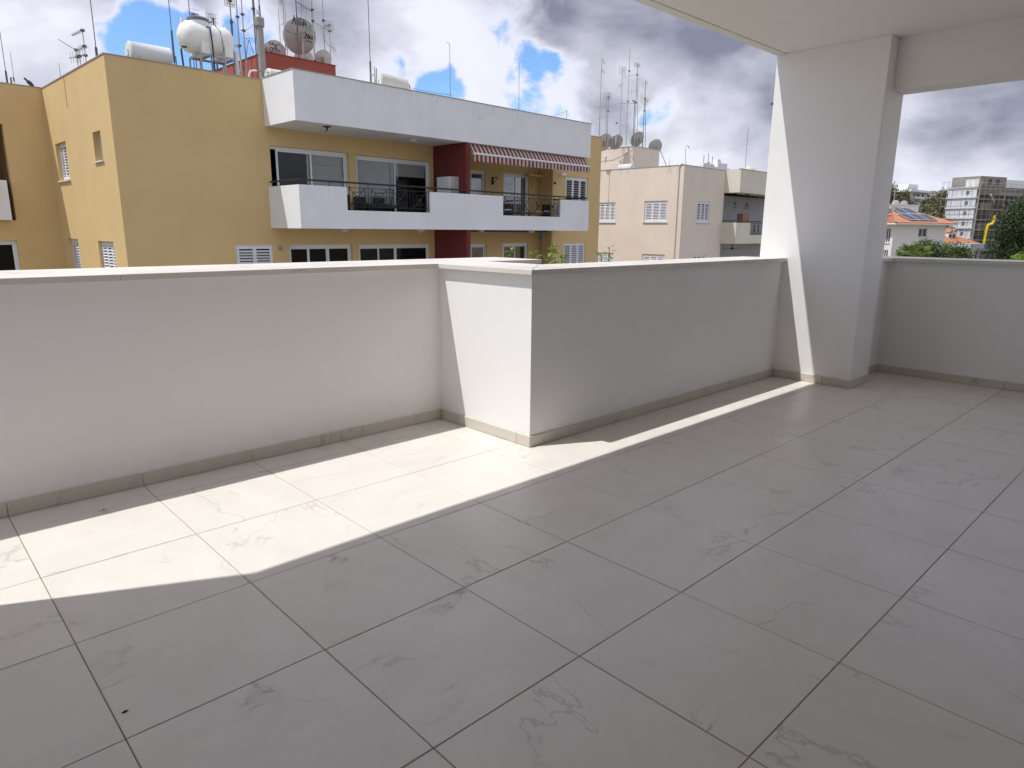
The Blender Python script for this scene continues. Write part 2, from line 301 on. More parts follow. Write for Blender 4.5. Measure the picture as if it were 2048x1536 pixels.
# ------------------------------------------------------------------ mesh builder
class MB:
    def __init__(s, off=(0, 0, 0)): s.v = []; s.f = []; s.o = off
    def add(s, vs, fs):
        k = len(s.v); o = s.o
        s.v += [(a[0]-o[0], a[1]-o[1], a[2]-o[2]) for a in vs]; s.f += [tuple(i+k for i in f) for f in fs]; return s
    def box(s, x0, x1, y0, y1, z0, z1):
        if x1 < x0: x0, x1 = x1, x0
        if y1 < y0: y0, y1 = y1, y0
        if z1 < z0: z0, z1 = z1, z0
        return s.add([(x0,y0,z0),(x1,y0,z0),(x1,y1,z0),(x0,y1,z0),(x0,y0,z1),(x1,y0,z1),(x1,y1,z1),(x0,y1,z1)],
              [(3,2,1,0),(4,5,6,7),(0,1,5,4),(1,2,6,5),(2,3,7,6),(3,0,4,7)])
    def prism(s, poly, z0, z1):
        n = len(poly); a = sum(poly[i][0]*poly[(i+1)%n][1]-poly[(i+1)%n][0]*poly[i][1] for i in range(n))
        if a < 0: poly = poly[::-1]
        return s.add([(x,y,z0) for x,y in poly]+[(x,y,z1) for x,y in poly],
              [tuple(range(n))[::-1], tuple(range(n,2*n))]+[(i,(i+1)%n,n+(i+1)%n,n+i) for i in range(n)])
    def tube(s, pts, r, n=6, cap=True):
        pts = [Vector(p) for p in pts]; rs = r if hasattr(r, '__len__') else [r]*len(pts)
        vs, fs = [], []
        ref = None
        for i, p in enumerate(pts):
            d = (pts[min(i+1, len(pts)-1)]-pts[max(i-1, 0)]).normalized()
            if ref is None: ref = Vector((0,0,1)) if abs(d.z) < 0.9 else Vector((1,0,0))
            a = d.cross(ref)
            if a.length < 1e-4: a = d.cross(Vector((0.3, 1, 0.2)))
            a.normalize(); b = d.cross(a)
            ref = a.cross(d) if False else ref
            for j in range(n):
                t = 2*math.pi*j/n; vs.append(p+a*(rs[i]*math.cos(t))+b*(rs[i]*math.sin(t)))
        for i in range(len(pts)-1):
            for j in range(n): fs.append((i*n+j, (i+1)*n+j, (i+1)*n+(j+1)%n, i*n+(j+1)%n))
        if cap: fs += [tuple(range(n)), tuple(range((len(pts)-1)*n, len(pts)*n))[::-1]]
        return s.add(vs, fs)
    def bar(s, p, q, r, n=5): return s.tube([p, q], r, n)
    def lathe(s, prof, M, n=24):        # prof: (radius, height) list, spun about the local z of matrix M
        vs, fs = [], []
        for (r, h) in prof:
            for j in range(n):
                t = 2*math.pi*j/n; vs.append(M @ Vector((r*math.cos(t), r*math.sin(t), h)))
        for i in range(len(prof)-1):
            for j in range(n): fs.append((i*n+j, i*n+(j+1)%n, (i+1)*n+(j+1)%n, (i+1)*n+j))
        if prof[0][0] > 1e-3: fs.append(tuple(range(n))[::-1])
        if prof[-1][0] > 1e-3: fs.append(tuple(range((len(prof)-1)*n, len(prof)*n)))
        return s.add(vs, fs)
    def mesh(s, name, ma, smooth=False):
        me = bpy.data.meshes.new(name); me.from_pydata(s.v, [], s.f); me.materials.append(ma)
        if smooth: me.shade_smooth() if hasattr(me, 'shade_smooth') else None
        return me
    def build(s, name, ma, parent=None, smooth=False, bevel=0.0, loc=None):
        o = bpy.data.objects.new(name, s.mesh(name, ma, smooth)); COL.objects.link(o)
        if parent: o.parent = parent
        if loc: o.location = loc
        if smooth:
            md = o.modifiers.new('edges', 'EDGE_SPLIT'); md.split_angle = R(40)
        if bevel:
            md = o.modifiers.new('bevel', 'BEVEL'); md.width = bevel; md.segments = 2; md.limit_method = 'ANGLE'; md.angle_limit = R(50)
        return o
def inst(me, name, parent=None, loc=(0,0,0), rot=(0,0,0), scale=(1,1,1)):
    o = bpy.data.objects.new(name, me); COL.objects.link(o); o.parent = parent
    o.location = loc; o.rotation_euler = rot; o.scale = scale; return o
def tag(o, label=None, cat=None, group=None, kind=None):
    if label: o['label'] = label
    if cat: o['category'] = cat
    if group: o['group'] = group
    if kind: o['kind'] = kind
    return o
def empty(name, loc, rz=0.0):
    o = bpy.data.objects.new(name, None); COL.objects.link(o); o.location = loc; o.rotation_euler = (0,0,rz); o.empty_display_size = 0.3; return o
class Frame:
    def __init__(s, x, y, deg): s.o = Vector((x, y, 0)); s.th = R(deg); s.e1 = Vector((math.cos(s.th), math.sin(s.th), 0)); s.e2 = Vector((-math.sin(s.th), math.cos(s.th), 0))
    def world(s, u, v, z): return s.o + s.e1*u + s.e2*v + Vector((0, 0, z))
    def V(s, px, py, v):                # (u, v, z) of a photographed point that lies at depth v of this frame
        d = ray(px, py); P = s.o + s.e2*v; X = CAM + d*((P-CAM).dot(s.e2)/d.dot(s.e2)); return Vector(((X-s.o).dot(s.e1), v, X.z))
    def U(s, px, py, u):
        d = ray(px, py); P = s.o + s.e1*u; X = CAM + d*((P-CAM).dot(s.e1)/d.dot(s.e1)); return Vector((u, (X-s.o).dot(s.e2), X.z))
    def root(s, name, u=0, v=0, z=0): return empty(name, s.world(u, v, z), s.th)
def wall_cells(mb, a0, a1, z0, z1, holes, put):
    """fill a wall rectangle except its openings; put(mb, a0, a1, z0, z1) adds one block"""
    xs = sorted({a0, a1, *[h[0] for h in holes], *[h[1] for h in holes]}); xs = [x for x in xs if a0 <= x <= a1]
    for i in range(len(xs)-1):
        c = (xs[i]+xs[i+1])/2; hs = sorted([h for h in holes if h[0] < c < h[1]], key=lambda h: h[2]); z = z0
        for h in hs:
            if h[2] > z: put(mb, xs[i], xs[i+1], z, h[2])
            z = max(z, h[3])
        if z < z1: put(mb, xs[i], xs[i+1], z, z1)

# ------------------------------------------------------------------ ground and street
GZ = -9.6
def sheet(name, x0, x1, y0, y1, z, ma): return tag(MB().add([(x0,y0,z),(x1,y0,z),(x1,y1,z),(x0,y1,z)], [(0,1,2,3)]).build(name, ma), kind='structure')
sheet('ground', -2500, 3000, -2500, 3000, GZ-0.15, EARTH)
sheet('road', -300, 300, 5.0, 12.0, GZ-0.12, ASPH)
tag(MB().box(-300, 300, 3.0, 5.0, GZ-0.14, GZ).build('pavement', PAVE), kind='structure')
tag(MB().box(-300, 300, 12.0, 14.5, GZ-0.14, GZ).build('pavement', PAVE), kind='structure')
sheet('road_marking', -300, 300, 8.45, 8.57, GZ-0.115, ROADP)
# the hill that the far trees and the white villa stand on
hv, hf = [], []
HC = at(1845, 430, 350)
for i in range(25):
    for j in range(25):
        x, y = (i-12)*14.0, (j-12)*14.0
        hv.append((HC.x+x, HC.y+y, GZ-0.3+24.0*math.exp(-(x*x+y*y)/(2*48*48))-0.6))
for i in range(24):
    for j in range(24): hf.append((i*25+j, (i+1)*25+j, (i+1)*25+j+1, i*25+j+1))
tag(MB().add(hv, hf).build('hill', EARTH, smooth=False), kind='structure')
def hillz(p): return GZ-0.9+24.0*math.exp(-((p.x-HC.x)**2+(p.y-HC.y)**2)/(2*48*48))

# ------------------------------------------------------------------ the terrace
T = 0.6
floor = tag(MB().box(-7.2, 6.9, -4.8, 2.02, -0.35, -0.0032).build('terrace_floor', GROUT), kind='structure')
def tile_mesh(wx, wy):
    b, g = 0.0014, 0.0019; x, y = wx/2-g, wy/2-g
    return MB().add([(-x,-y,-.008),(x,-y,-.008),(x,y,-.008),(-x,y,-.008),(-x,-y,-b),(x,-y,-b),(x,y,-b),(-x,y,-b),(-x+b,-y+b,0),(x-b,-y+b,0),(x-b,y-b,0),(-x+b,y-b,0)],
        [(0,1,5,4),(1,2,6,5),(2,3,7,6),(3,0,4,7),(4,5,9,8),(5,6,10,9),(6,7,11,10),(7,4,8,11),(8,9,10,11)]).mesh('tile', TILE)
TM = {}
for i in range(-5, 11):
    for j in range(-8, 3):
        x0, x1, y0, y1 = i*T, (i+1)*T, j*T, (j+1)*T
        x1 = min(x1, 6.43); y1 = min(y1, 1.415)
        if x0 >= 2.04 and y0 >= 0.485: continue
        if y0 >= 0.485 and x0 < 2.04 < x1: x1 = 2.06
        if x0 >= 2.04-0.24 and y0 >= 0 and y1 > 0.485 and x0 >= 2.04: y1 = 0.5
        k = (round(x1-x0, 3), round(y1-y0, 3))
        if k[0] < 0.02 or k[1] < 0.02: continue
        if k not in TM: TM[k] = tile_mesh(*k)
        inst(TM[k], 'tile', floor, ((x0+x1)/2, (y0+y1)/2, rnd.uniform(-0.0006, 0.0003)), (rnd.uniform(-.0006, .0006), rnd.uniform(-.0006, .0006), 0))
CT, CB = 1.14, 1.107
def cope(mb_poly, parent, z0=CB, z1=CT): return MB().prism(mb_poly, z0, z1).build('coping_slab', COPE, parent, bevel=0.0025)
def skirt(parent, p, q, nrm):
    """skirting tiles along p-q, jointed where the floor tiles are"""
    ax = 0 if abs(q[0]-p[0]) > abs(q[1]-p[1]) else 1
    a, b = sorted((p[ax], q[ax])); cuts = [a]+[k*T for k in range(-15, 15) if a+0.05 < k*T < b-0.05]+[b]
    for c0, c1 in zip(cuts, cuts[1:]):
        f = p[1-ax]; d = 0.011*nrm; g = 0.0012; h = 0.074+rnd.uniform(-.0015, .0015)
        if ax == 0: mb = MB().box(c0+g, c1-g, f, f+d, 0.0015, h)
        else: mb = MB().box(f, f+d, c0+g, c1-g, 0.0015, h)
        mb.build('skirting_tile', SKIRT, parent, bevel=0.002)
# left parapet
pl = MB().box(-7.2, 2.04, 1.415, 2.02, -0.6, CB)
pl.box(2.04, 3.10, 1.51, 2.02, -0.6, CB)
pl = tag(pl.build('parapet_wall', WHITE), 'long white parapet on the left, its grey shaded face towards the terrace', 'wall')
x = -7.2
for xe in (-5.4, -3.6, -1.8, 0.0, 2.0):
    cope([(x+.001, 1.375), (xe-.001, 1.375), (xe-.001, 2.06), (x+.001, 2.06)], pl); x = xe
cope([(2.001, 1.42), (2.535, 1.47), (3.14, 1.47), (3.14, 2.06), (2.001, 2.06)], pl)
skirt(pl, (-3.0, 1.415), (2.029, 1.415), -1)
# return wall that the sun strikes
pj = tag(MB().box(2.04, 2.50, 0.485, 1.5095, -0.6, CB).build('parapet_return_wall', WHITE, bevel=0.004), 'short white return wall in full sun where the parapet steps forward', 'wall')
cope([(2.0, 1.373), (2.0, 0.449), (2.497, 0.884), (2.535, 0.884), (2.535, 1.468), (2.003, 1.418)], pj)
skirt(pj, (2.04, 0.475), (2.04, 1.4035), -1)
# right parapet
pr = tag(MB().box(2.5005, 5.39, 0.485, 0.845, -0.6, CB).box(2.0405, 2.5, 0.4845, 0.4849, 0.0, CB).build('parapet_wall', WHITE), 'white parapet between the sunlit return wall and the square column', 'wall')
cope([(2.003, 0.445), (3.6, 0.445), (3.6, 0.885), (2.503, 0.885)], pr); cope([(3.602, 0.445), (5.388, 0.445), (5.388, 0.885), (3.602, 0.885)], pr)
skirt(pr, (2.029, 0.485), (5.378, 0.485), -1)
# column
co = tag(MB().box(5.39, 5.82, -0.245, 0.72, -0.6, 2.945).build('column', WHITE, bevel=0.004), 'square white column crossed by a narrow strip of sunlight', 'column')
skirt(co, (5.39, -0.256), (5.39, 0.473), -1); skirt(co, (5.3795, -0.245), (5.82, -0.245), -1)
MB().box(5.40, 5.425, 0.722, 0.735, 2.52, 2.545).box(5.40, 5.42, 0.735, 0.75, 2.53, 2.537).build('hook', IRON, co)
# far walls
pf = MB().box(6.43, 6.83, -6.5, 0.29, -0.6, CB); pf.box(5.8205, 6.43, -0.11, 0.29, -0.6, CB)
pf = tag(pf.build('parapet_wall', WHITE), 'grey shaded parapet beyond the column at the far end of the terrace', 'wall')
cope([(5.822, -0.15), (6.389, -0.15), (6.80, 0.33), (5.822, 0.33)], pf)
for a, b in ((-0.152, -2.0), (-2.002, -4.0), (-4.002, -6.5)): cope([(6.39, a), (6.87, a+(0.48 if a > -1 else 0)), (6.87, b), (6.39, b)], pf)
skirt(pf, (5.8205, -0.11), (6.419, -0.11), -1); skirt(pf, (6.43, -4.8), (6.43, -0.121), -1)
# ceiling with its drip groove
ce = MB().box(-7.2, 5.564, -4.8, 0.628, 2.945, 2.96); ce.box(-7.2, 5.82, 0.648, 0.73, 2.9452, 2.96); ce.box(-7.2, 6.87, -4.8, 0.73, 2.9601, 3.3); ce.box(5.8215, 6.87, -4.8, 0.73, 2.945, 2.96)  # slab past the beam is unseen, added to darken the far wall
tag(ce.build('ceiling', CEIL), kind='structure')
tag(MB().box(5.565, 5.82, -4.8, -0.246, 2.54, 2.9599).build('roof_beam', CEIL, bevel=0.003), 'deep white beam running right from the column under the ceiling', 'beam')
# outside the picture: the column that shades the left end, and an unseen house wall, added with a door sized for bounce light
co2 = tag(MB().box(-1.69, -1.257, -0.245, 0.72, -0.6, 2.944).build('column', WHITE, bevel=0.004), 'square white column at the left end, just outside the picture', 'column')
skirt(co2, (-1.257, -0.256), (-1.257, 0.72), 1); skirt(co2, (-1.69, -0.245), (-1.246, -0.245), -1)
ew = tag(MB().box(-3.3, -3.0, -4.8, 1.414, -0.6, 2.944).build('end_wall', WHITE, bevel=0.004), 'white end wall closing the terrace on the left, outside the picture', 'wall')
hw = MB(); wall_cells(hw, -7.2, 5.82, -0.3, 2.9445, [(0.61, 3.57, -0.3, 2.5)], lambda mb, a, b, c, d: mb.box(a, b, -5.1, -4.8, c, d))
hw = tag(hw.build('house_wall', WHITE), 'unseen white house wall behind the viewer, its added glazed door sized for bounce light', 'wall')
q = MB().box(0.61, 3.57, -4.92, -4.87, -0.3, 0.08).box(0.61, 3.57, -4.92, -4.87, 2.44, 2.5)
for k in range(1, 4): q.box(-0.9+k*1.51, -0.84+k*1.51, -4.92, -4.87, 0.08, 2.44)
q.build('door_frame', ALU, hw)
for k in (1, 2): MB().box(-0.84+k*1.51, 0.61+k*1.51, -4.905, -4.895, 0.08, 2.44).build('pane', GLASSD, hw)
MB().box(-7.2, 5.82, -9, -8.9, -0.3, 3.3).build('room_back', DARKIN, hw)
# the house below and beside the terrace
hb = tag(MB().box(-7.2, 6.83, -9, 2.02, GZ-0.1, -0.61).build('house_base', WHITE), 'white storeys of the house below the terrace', 'building')

# ------------------------------------------------------------------ windows
SLATS = {}
def slat_mesh(wd, tilt, depth, axis):
    k = (round(wd, 3), tilt, depth, axis)
    if k not in SLATS:
        c, s_ = math.cos(tilt)*depth/2, math.sin(tilt)*depth/2; h = 0.006
        # section in (d, z): outward edge low
        sec = [(-c, -s_-h), (c, s_-h), (c, s_+h), (-c, -s_+h)]
        vs = []
        for e in (-wd/2, wd/2):
            for d, z in sec: vs.append((e, d, z) if axis == 0 else (d, e, z))
        SLATS[k] = MB().add(vs, [(0,1,2,3),(7,6,5,4),(0,4,5,1),(1,5,6,2),(2,6,7,3),(3,7,4,0)]).mesh('slat', SHUT)
    return SLATS[k]
def shutter(parent, axis, a0, a1, z0, z1, face, panels, tilts, sill=True, pitch=0.088, rec=0.07):
    """louvred shutter in an opening; axis 0: wall runs along u and faces -v; axis 1: runs along v and faces -u; face = wall face coordinate"""
    def bx(mb, p, q, d0, d1, zz0, zz1):
        return mb.box(p, q, face+d0, face+d1, zz0, zz1) if axis == 0 else mb.box(face+d0, face+d1, p, q, zz0, zz1)
    fr = MB(); f = 0.045
    bx(fr, a0, a1, rec, rec+.06, z1-f, z1); bx(fr, a0, a0+f, rec, rec+.06, z0, z1-f); bx(fr, a1-f, a1, rec, rec+.06, z0, z1-f); bx(fr, a0+f, a1-f, rec, rec+.06, z0, z0+f)
    pw = (a1-a0-2*f)/panels; st = 0.055
    for i in range(panels):
        p0 = a0+f+i*pw; p1 = p0+pw
        bx(fr, p0+.004, p0+st, rec-.012, rec+.03, z0+f+.004, z1-f-.004); bx(fr, p1-st, p1-.004, rec-.012, rec+.03, z0+f+.004, z1-f-.004)
        bx(fr, p0+st, p1-st, rec-.012, rec+.03, z0+f+.004, z0+f+.09); bx(fr, p0+st, p1-st, rec-.012, rec+.03, z1-f-.09, z1-f-.004)
    win = fr.build('shuttered_window', SHUT, parent)
    if sill:
        ms = MB(); bx(ms, a0-.06, a1+.06, -.06, rec, z0-.04, z0-.001); ms.build('sill', PVC, win)
    bk = MB(); bx(bk, a0, a1, rec+.24, rec+.26, z0, z1); bk.build('room_shade_panel', DARKIN, win)  # added dark sheet standing in for the unlit room behind the slats
    for i in range(panels):
        p0 = a0+f+i*pw+st; p1 = a0+f+(i+1)*pw-st; z = z0+f+.13
        me = slat_mesh(p1-p0-.004, tilts[i], 0.075, axis)
        while z < z1-f-.10:
            inst(me, 'slat', win, ((p0+p1)/2, face+rec+.01, z) if axis == 0 else (face+rec+.01, (p0+p1)/2, z)); z += pitch
    return win
def slider(parent, a0, a1, z0, z1, v, leaves, blind=0.0, rec=0.12, dark=False, name='sliding_door', blinds=None):
    """aluminium sliding door facing -v; leaves = list of (start, end) fractions"""
    f = 0.06; mb = MB(); d0, d1 = v+rec, v+rec+.08
    mb.box(a0, a1, d0, d1, z1-.09, z1).box(a0, a0+f, d0, d1, z0, z1-.09).box(a1-f, a1, d0, d1, z0, z1-.09).box(a0+f, a1-f, d0, d1, z0, z0+.04)
    o = mb.build(name, ALU, parent); W_ = a1-a0-2*f
    for i, (s, e) in enumerate(leaves):
        p0, p1 = a0+f+W_*s, a0+f+W_*e; dv = 0.012+0.03*(i % 2); g = MB(); st = 0.065
        y0, y1 = d0+dv, d0+dv+.028
        g.box(p0, p0+st, y0, y1, z0+.04, z1-.09).box(p1-st, p1, y0, y1, z0+.04, z1-.09).box(p0+st, p1-st, y0, y1, z0+.04, z0+.12).box(p0+st, p1-st, y0, y1, z1-.15, z1-.09)
        g.build('leaf_frame', ALU, o)
        MB().box(p0+st, p1-st, y0+.011, y0+.017, z0+.12, z1-.15).build('pane', GLASSD if dark else GLASS, o)
        b = (blinds[i] if blinds else blind)
        if b > 0:
            zb = z1-.15-(z1-z0-.3)*b; q = MB(); n = max(1, int((z1-.15-zb)/0.32))
            for k in range(n):
                za, zc = zb+(z1-.15-zb)*k/n, zb+(z1-.15-zb)*(k+1)/n
                q.add([(p0+.03, d1+.03, za), (p1-.03, d1+.03, za), (p1-.03, d1+.09, za+.05), (p0+.03, d1+.09, za+.05), (p1-.03, d1+.03, zc), (p0+.03, d1+.03, zc)], [(0,1,2,3), (3,2,4,5)])
            q.build('roman_blind', BLIND, o)
    return o

# ------------------------------------------------------------------ the yellow apartment building
Y = Frame(4.487, 18.988, 2.2)
yb = tag(Y.root('apartment_building'), 'yellow apartment block with white balconies and dark red dividing wall', 'building')
RZ = 5.25                                # roof deck
front_holes = [(4.46,7.33,1.56,3.93),(7.62,10.95,1.56,3.9),(3.12,4.33,-0.35,0.865),(4.91,7.33,-1.54,0.85),(7.6,10.86,-1.54,0.83)]
mb = MB(); wall_cells(mb, 0.0, 11.07, GZ, 5.83, front_holes, lambda q,a,b,c,d: q.box(a, b, 0, 0.25, c, d)); mb.build('front_wall', YEL, yb)
mb = MB(); wall_cells(mb, 11.26, 18.05, GZ, 4.48, [(13.0,14.68,1.56,3.86),(15.77,17.42,1.56,3.86),(13.0,14.74,-1.54,0.79),(15.76,17.41,-1.54,0.80)], lambda q,a,b,c,d: q.box(a, b, 0.9, 1.15, c, d)); mb.build('recessed_wall', YEL, yb)
mb = MB(); wall_cells(mb, 18.05, 21.6, GZ, 5.80, [(18.98,20.63,2.3,3.84),(18.94,20.59,-0.75,0.81)], lambda q,a,b,c,d: q.box(a, b, 0, 0.25, c, d)); mb.box(18.05, 18.3, 0.25, 0.9, GZ, 4.48); mb.build('corner_wall', YEL, yb)
mb = MB(); wall_cells(mb, 0.25, 6.8, GZ, 5.83, [(4.76,6.03,2.81,4.03),(1.09,1.82,3.18,4.02),(4.79,6.03,-0.3,0.98),(1.09,2.59,-0.3,0.96)], lambda q,a,b,c,d: q.box(0, 0.25, a, b, c, d)); mb.build('side_wall', YEL, yb)
MB().box(21.35, 21.6, 0.25, 13.7, GZ, 5.8).box(0.25, 21.35, 13.5, 13.7, GZ, 5.8).box(-0.0, 0.25, 9.8, 13.7, GZ, 5.8).build('rear_wall', YEL, yb)
MB().box(0.25, 21.35, 0.25, 13.5, RZ-.25, RZ).build('roof_deck', PAVE, yb)
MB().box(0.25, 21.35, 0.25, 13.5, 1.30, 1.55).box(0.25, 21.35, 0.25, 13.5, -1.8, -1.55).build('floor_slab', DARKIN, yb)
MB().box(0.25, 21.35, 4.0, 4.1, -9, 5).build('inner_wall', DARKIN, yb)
for bb in ((-.02, 4.34, -.02, .27, 5.83, 5.855), (-.02, .27, .27, 6.8, 5.83, 5.856), (18.31, 21.62, -.02, .27, 5.80, 5.825)): MB().box(*bb).build('coping', COPG, yb)
MB().box(-0.001, 0.02, 3.985, 4.045, 4.95, 5.835).build('scupper_groove', mat('dark_ochre', (0.36, 0.22, 0.06), 0.9), yb, loc=(-0.004, 0, 0))
shutter(yb, 1, 4.76, 6.03, 2.85, 4.03, 0.0, 3, [0.45, 0.62, -0.5], rec=.12)
shutter(yb, 1, 4.79, 6.03, -0.26, 0.98, 0.0, 3, [0.62, 0.62, 0.62], rec=.12)
shutter(yb, 1, 1.09, 2.59, -0.26, 0.96, 0.0, 3, [0.62, 0.62, 0.62], rec=.10)
wn = MB().box(0.17, 0.21, 1.09, 1.82, 3.22, 3.27).box(0.17, 0.21, 1.09, 1.82, 3.97, 4.02).box(0.17, 0.21, 1.09, 1.14, 3.27, 3.97).box(0.17, 0.21, 1.77, 1.82, 3.27, 3.97).build('narrow_window', ALU, yb)
MB().box(-.05, .17, 1.04, 1.87, 3.18, 3.219).build('sill', PVC, wn); MB().box(.185, .195, 1.14, 1.77, 3.27, 3.97).build('pane', GLASSD, wn); MB().box(.3, .32, 1.0, 1.9, 3.1, 4.1).build('room_shade_panel', DARKIN, wn)  # dark sheet behind the pane stands in for room shade
shutter(yb, 0, 3.12, 4.33, -0.31, 0.865, 0.0, 2, [0.62, 0.62], rec=.03)
shutter(yb, 0, 18.98, 20.63, 2.34, 3.84, 0.0, 3, [0.15, 0.15, 0.15], rec=.05, pitch=.105)
shutter(yb, 0, 18.94, 20.59, -0.71, 0.81, 0.0, 3, [0.5, 0.62, 0.62], rec=.05)
slider(yb, 4.46, 7.33, 1.56, 3.93, 0, [(0.07, 0.53), (0.47, 1.0)], blinds=[0, 0.93])
slider(yb, 7.62, 10.95, 1.56, 3.9, 0, [(0.0, 0.53), (0.48, 1.0)], blinds=[0.72, 0.22])
slider(yb, 4.91, 7.33, -1.54, 0.85, 0, [(0.0, 0.31), (0.3, 0.63), (0.62, 1.0)], dark=True)
slider(yb, 7.6, 10.86, -1.54, 0.83, 0, [(0.0, 0.28), (0.26, 0.52), (0.51, 1.0)], blinds=[0.9, 0.9, 0.9], dark=True)
slider(yb, 13.0, 14.68, 1.56, 3.86, 0.9, [(0, .55), (.5, 1)], rec=.05); slider(yb, 15.77, 17.42, 1.56, 3.86, 0.9, [(0, .52), (.48, 1)], blinds=[0, .9], rec=.05)
slider(yb, 13.0, 14.74, -1.54, 0.79, 0.9, [(0, .5), (.5, 1)], rec=.05); slider(yb, 15.76, 17.41, -1.54, 0.80, 0.9, [(0, .52), (.48, 1)], rec=.05)
# roof band and balcony
MB().box(4.35, 18.3, -1.93, -0.001, 4.48, 5.88).box(11.26, 18.05, -0.001, 0.9, 4.481, 4.7).build('roof_band', BOXW, yb)
for bb in ((4.33, 18.32, -1.95, -1.75, 5.88, 5.90), (4.33, 4.55, -1.75, -0.02, 5.88, 5.90)): MB().box(*bb).build('coping', COPG, yb)
MB().box(4.46, 18.17, -1.80, -0.001, 1.385, 1.555).box(11.26, 18.05, -0.001, 0.9, 1.385, 1.555).build('balcony_slab', BALW, yb)
mb = MB()
wall_cells(mb, 4.33, 18.3, 1.38, 2.665, [(5.98, 9.34, 1.955, 3.0), (12.95, 16.38, 1.94, 3.0)], lambda q,a,b,c,d: q.box(a, b, -1.93, -1.80, c, d))
mb.box(4.33, 4.459, -1.80, -0.001, 1.38, 2.665).box(18.171, 18.3, -1.80, -0.001, 1.38, 2.63); mb.build('balcony_parapet', BALW, yb)
MB().box(11.07, 11.26, -1.90, 1.0, 1.556, 4.479).build('dividing_fin', REDF, yb); MB().box(11.07, 11.26, -1.90, 1.0, GZ, 1.384).build('dividing_fin', REDF, yb)
# handrail with posts
hr = MB().tube([(4.40, -0.02, 2.815), (4.40, -1.865, 2.815), (11.06, -1.865, 2.80)], 0.028, 8); hr.tube([(11.27, -1.865, 2.80), (18.23, -1.865, 2.775), (18.23, -0.02, 2.775)], 0.028, 8)
hr = hr.build('handrail', IRON, yb)
for u in (4.75, 5.4, 9.7, 10.4, 11.7, 12.4, 16.8, 17.5, 18.1): MB().bar((u, -1.865, 2.64), (u, -1.865, 2.80), 0.011).build('post', IRON, hr)
def railing(u0, u1, z0, z1, cells):
    rp = MB(); r = 0.011; v = -1.865; wd = (u1-u0)/cells; za, zb = z0+.12, z1-.14
    rp.bar((u0+.03, v, z0), (u0+.03, v, z1), r); rp.bar((u1-.03, v, z0), (u1-.03, v, z1), r)
    rp.bar((u0, v, zb), (u1, v, zb), r); rp.bar((u0, v, za), (u1, v, za), r)
    for i in range(cells):
        a = u0+i*wd+.12; b = u0+(i+1)*wd-.12; c = (a+b)/2; zc = (za+zb)/2
        for p, q in (((a, za), (b, zb)), ((a, zb), (b, za))): rp.bar((p[0], v, p[1]), (q[0], v, q[1]), r)
        rp.bar((a, v, za), (a, v, zb), r); rp.bar((b, v, za), (b, v, zb), r)
        k = 0.45
        for (s1, s2) in ((-1, -1), (-1, 1)): rp.bar((c+s1*(b-a)/2*(1-k), v, zc-(zb-za)/2*(1-k)), (c+s1*(b-a)/2*(1-k), v, zc+(zb-za)/2*(1-k)), r)
        rp.bar((c-(b-a)/2*(1-k), v, zc-(zb-za)/2*(1-k)), (c+(b-a)/2*(1-k), v, zc-(zb-za)/2*(1-k)), r); rp.bar((c-(b-a)/2*(1-k), v, zc+(zb-za)/2*(1-k)), (c+(b-a)/2*(1-k), v, zc+(zb-za)/2*(1-k)), r)
        rp.box(c-.04, c+.04, v-.02, v+.02, zc-.04, zc+.04)
        if i: rp.bar((u0+i*wd, v, z0), (u0+i*wd, v, z1), r)
    return rp.build('railing_panel', IRON, yb)
railing(5.98, 9.34, 1.955, 2.80, 4); railing(12.95, 16.38, 1.94, 2.79, 4)
# lamps, vent, wall bracket, ledge
def dome(u, v, z, parent, name='ceiling_lamp', ma=LAMPW, r=.15): return MB().lathe([(r, 0), (r, -.03), (r*.85, -.08), (r*.45, -.115), (0.0, -.125)], Matrix.Translation((u, v, z)), 16).build(name, ma, parent, smooth=True)
for u in (6.4, 9.6): dome(u, -1.0, 1.384, yb)
for u in (12.9, 15.9): dome(u, -0.7, 1.384, yb)
dome(9.2, -1.2, 4.479, yb)
MB().lathe([(.13, 0), (.13, -.02), (.03, -.03), (.02, -.12), (0, -.121)], Matrix.Translation((5.64, -1.5, 4.479)), 12).tube([(5.64, -1.5, 4.38), (5.60, -1.45, 4.30)], .012).build('broken_lamp_fitting', IRON, yb)
MB().lathe([(.07, 0), (.07, .03), (.05, .04), (.05, .02), (0, .02)], Matrix.Translation((4.58, 0, .75)) @ Matrix.Rotation(R(90), 4, 'X'), 16).build('vent_cap', GALV, yb)
MB().box(17.1, 18.05, .55, .9, 3.78, 3.86).bar((17.55, .88, 3.3), (17.55, .6, 3.78), .02).bar((17.55, .88, 3.3), (17.55, .88, 3.78), .02).build('ledge_bracket', YEL, yb)
MB().box(15.05, 15.09, .82, .9, 3.3, 3.62).bar((15.07, .84, 3.32), (15.07, .55, 3.6), .015).bar((15.07, .84, 3.6), (15.07, .55, 3.6), .015).build('wall_bracket', IRON, yb)
for z in (3.45, 2.72): MB().box(18.13, 18.23, -.05, 0, z, z+.1).build('wall_box', IRON, yb)
MB().tube([(18.4, 0, 3.80), (18.4, -.1, 3.86), (18.55, -.16, 3.95)], .02).build('cable_stub', PVC, yb); MB().box(18.58, 18.9, -.07, 0, 3.86, 3.98).build('shutter_motor', PVC, yb)
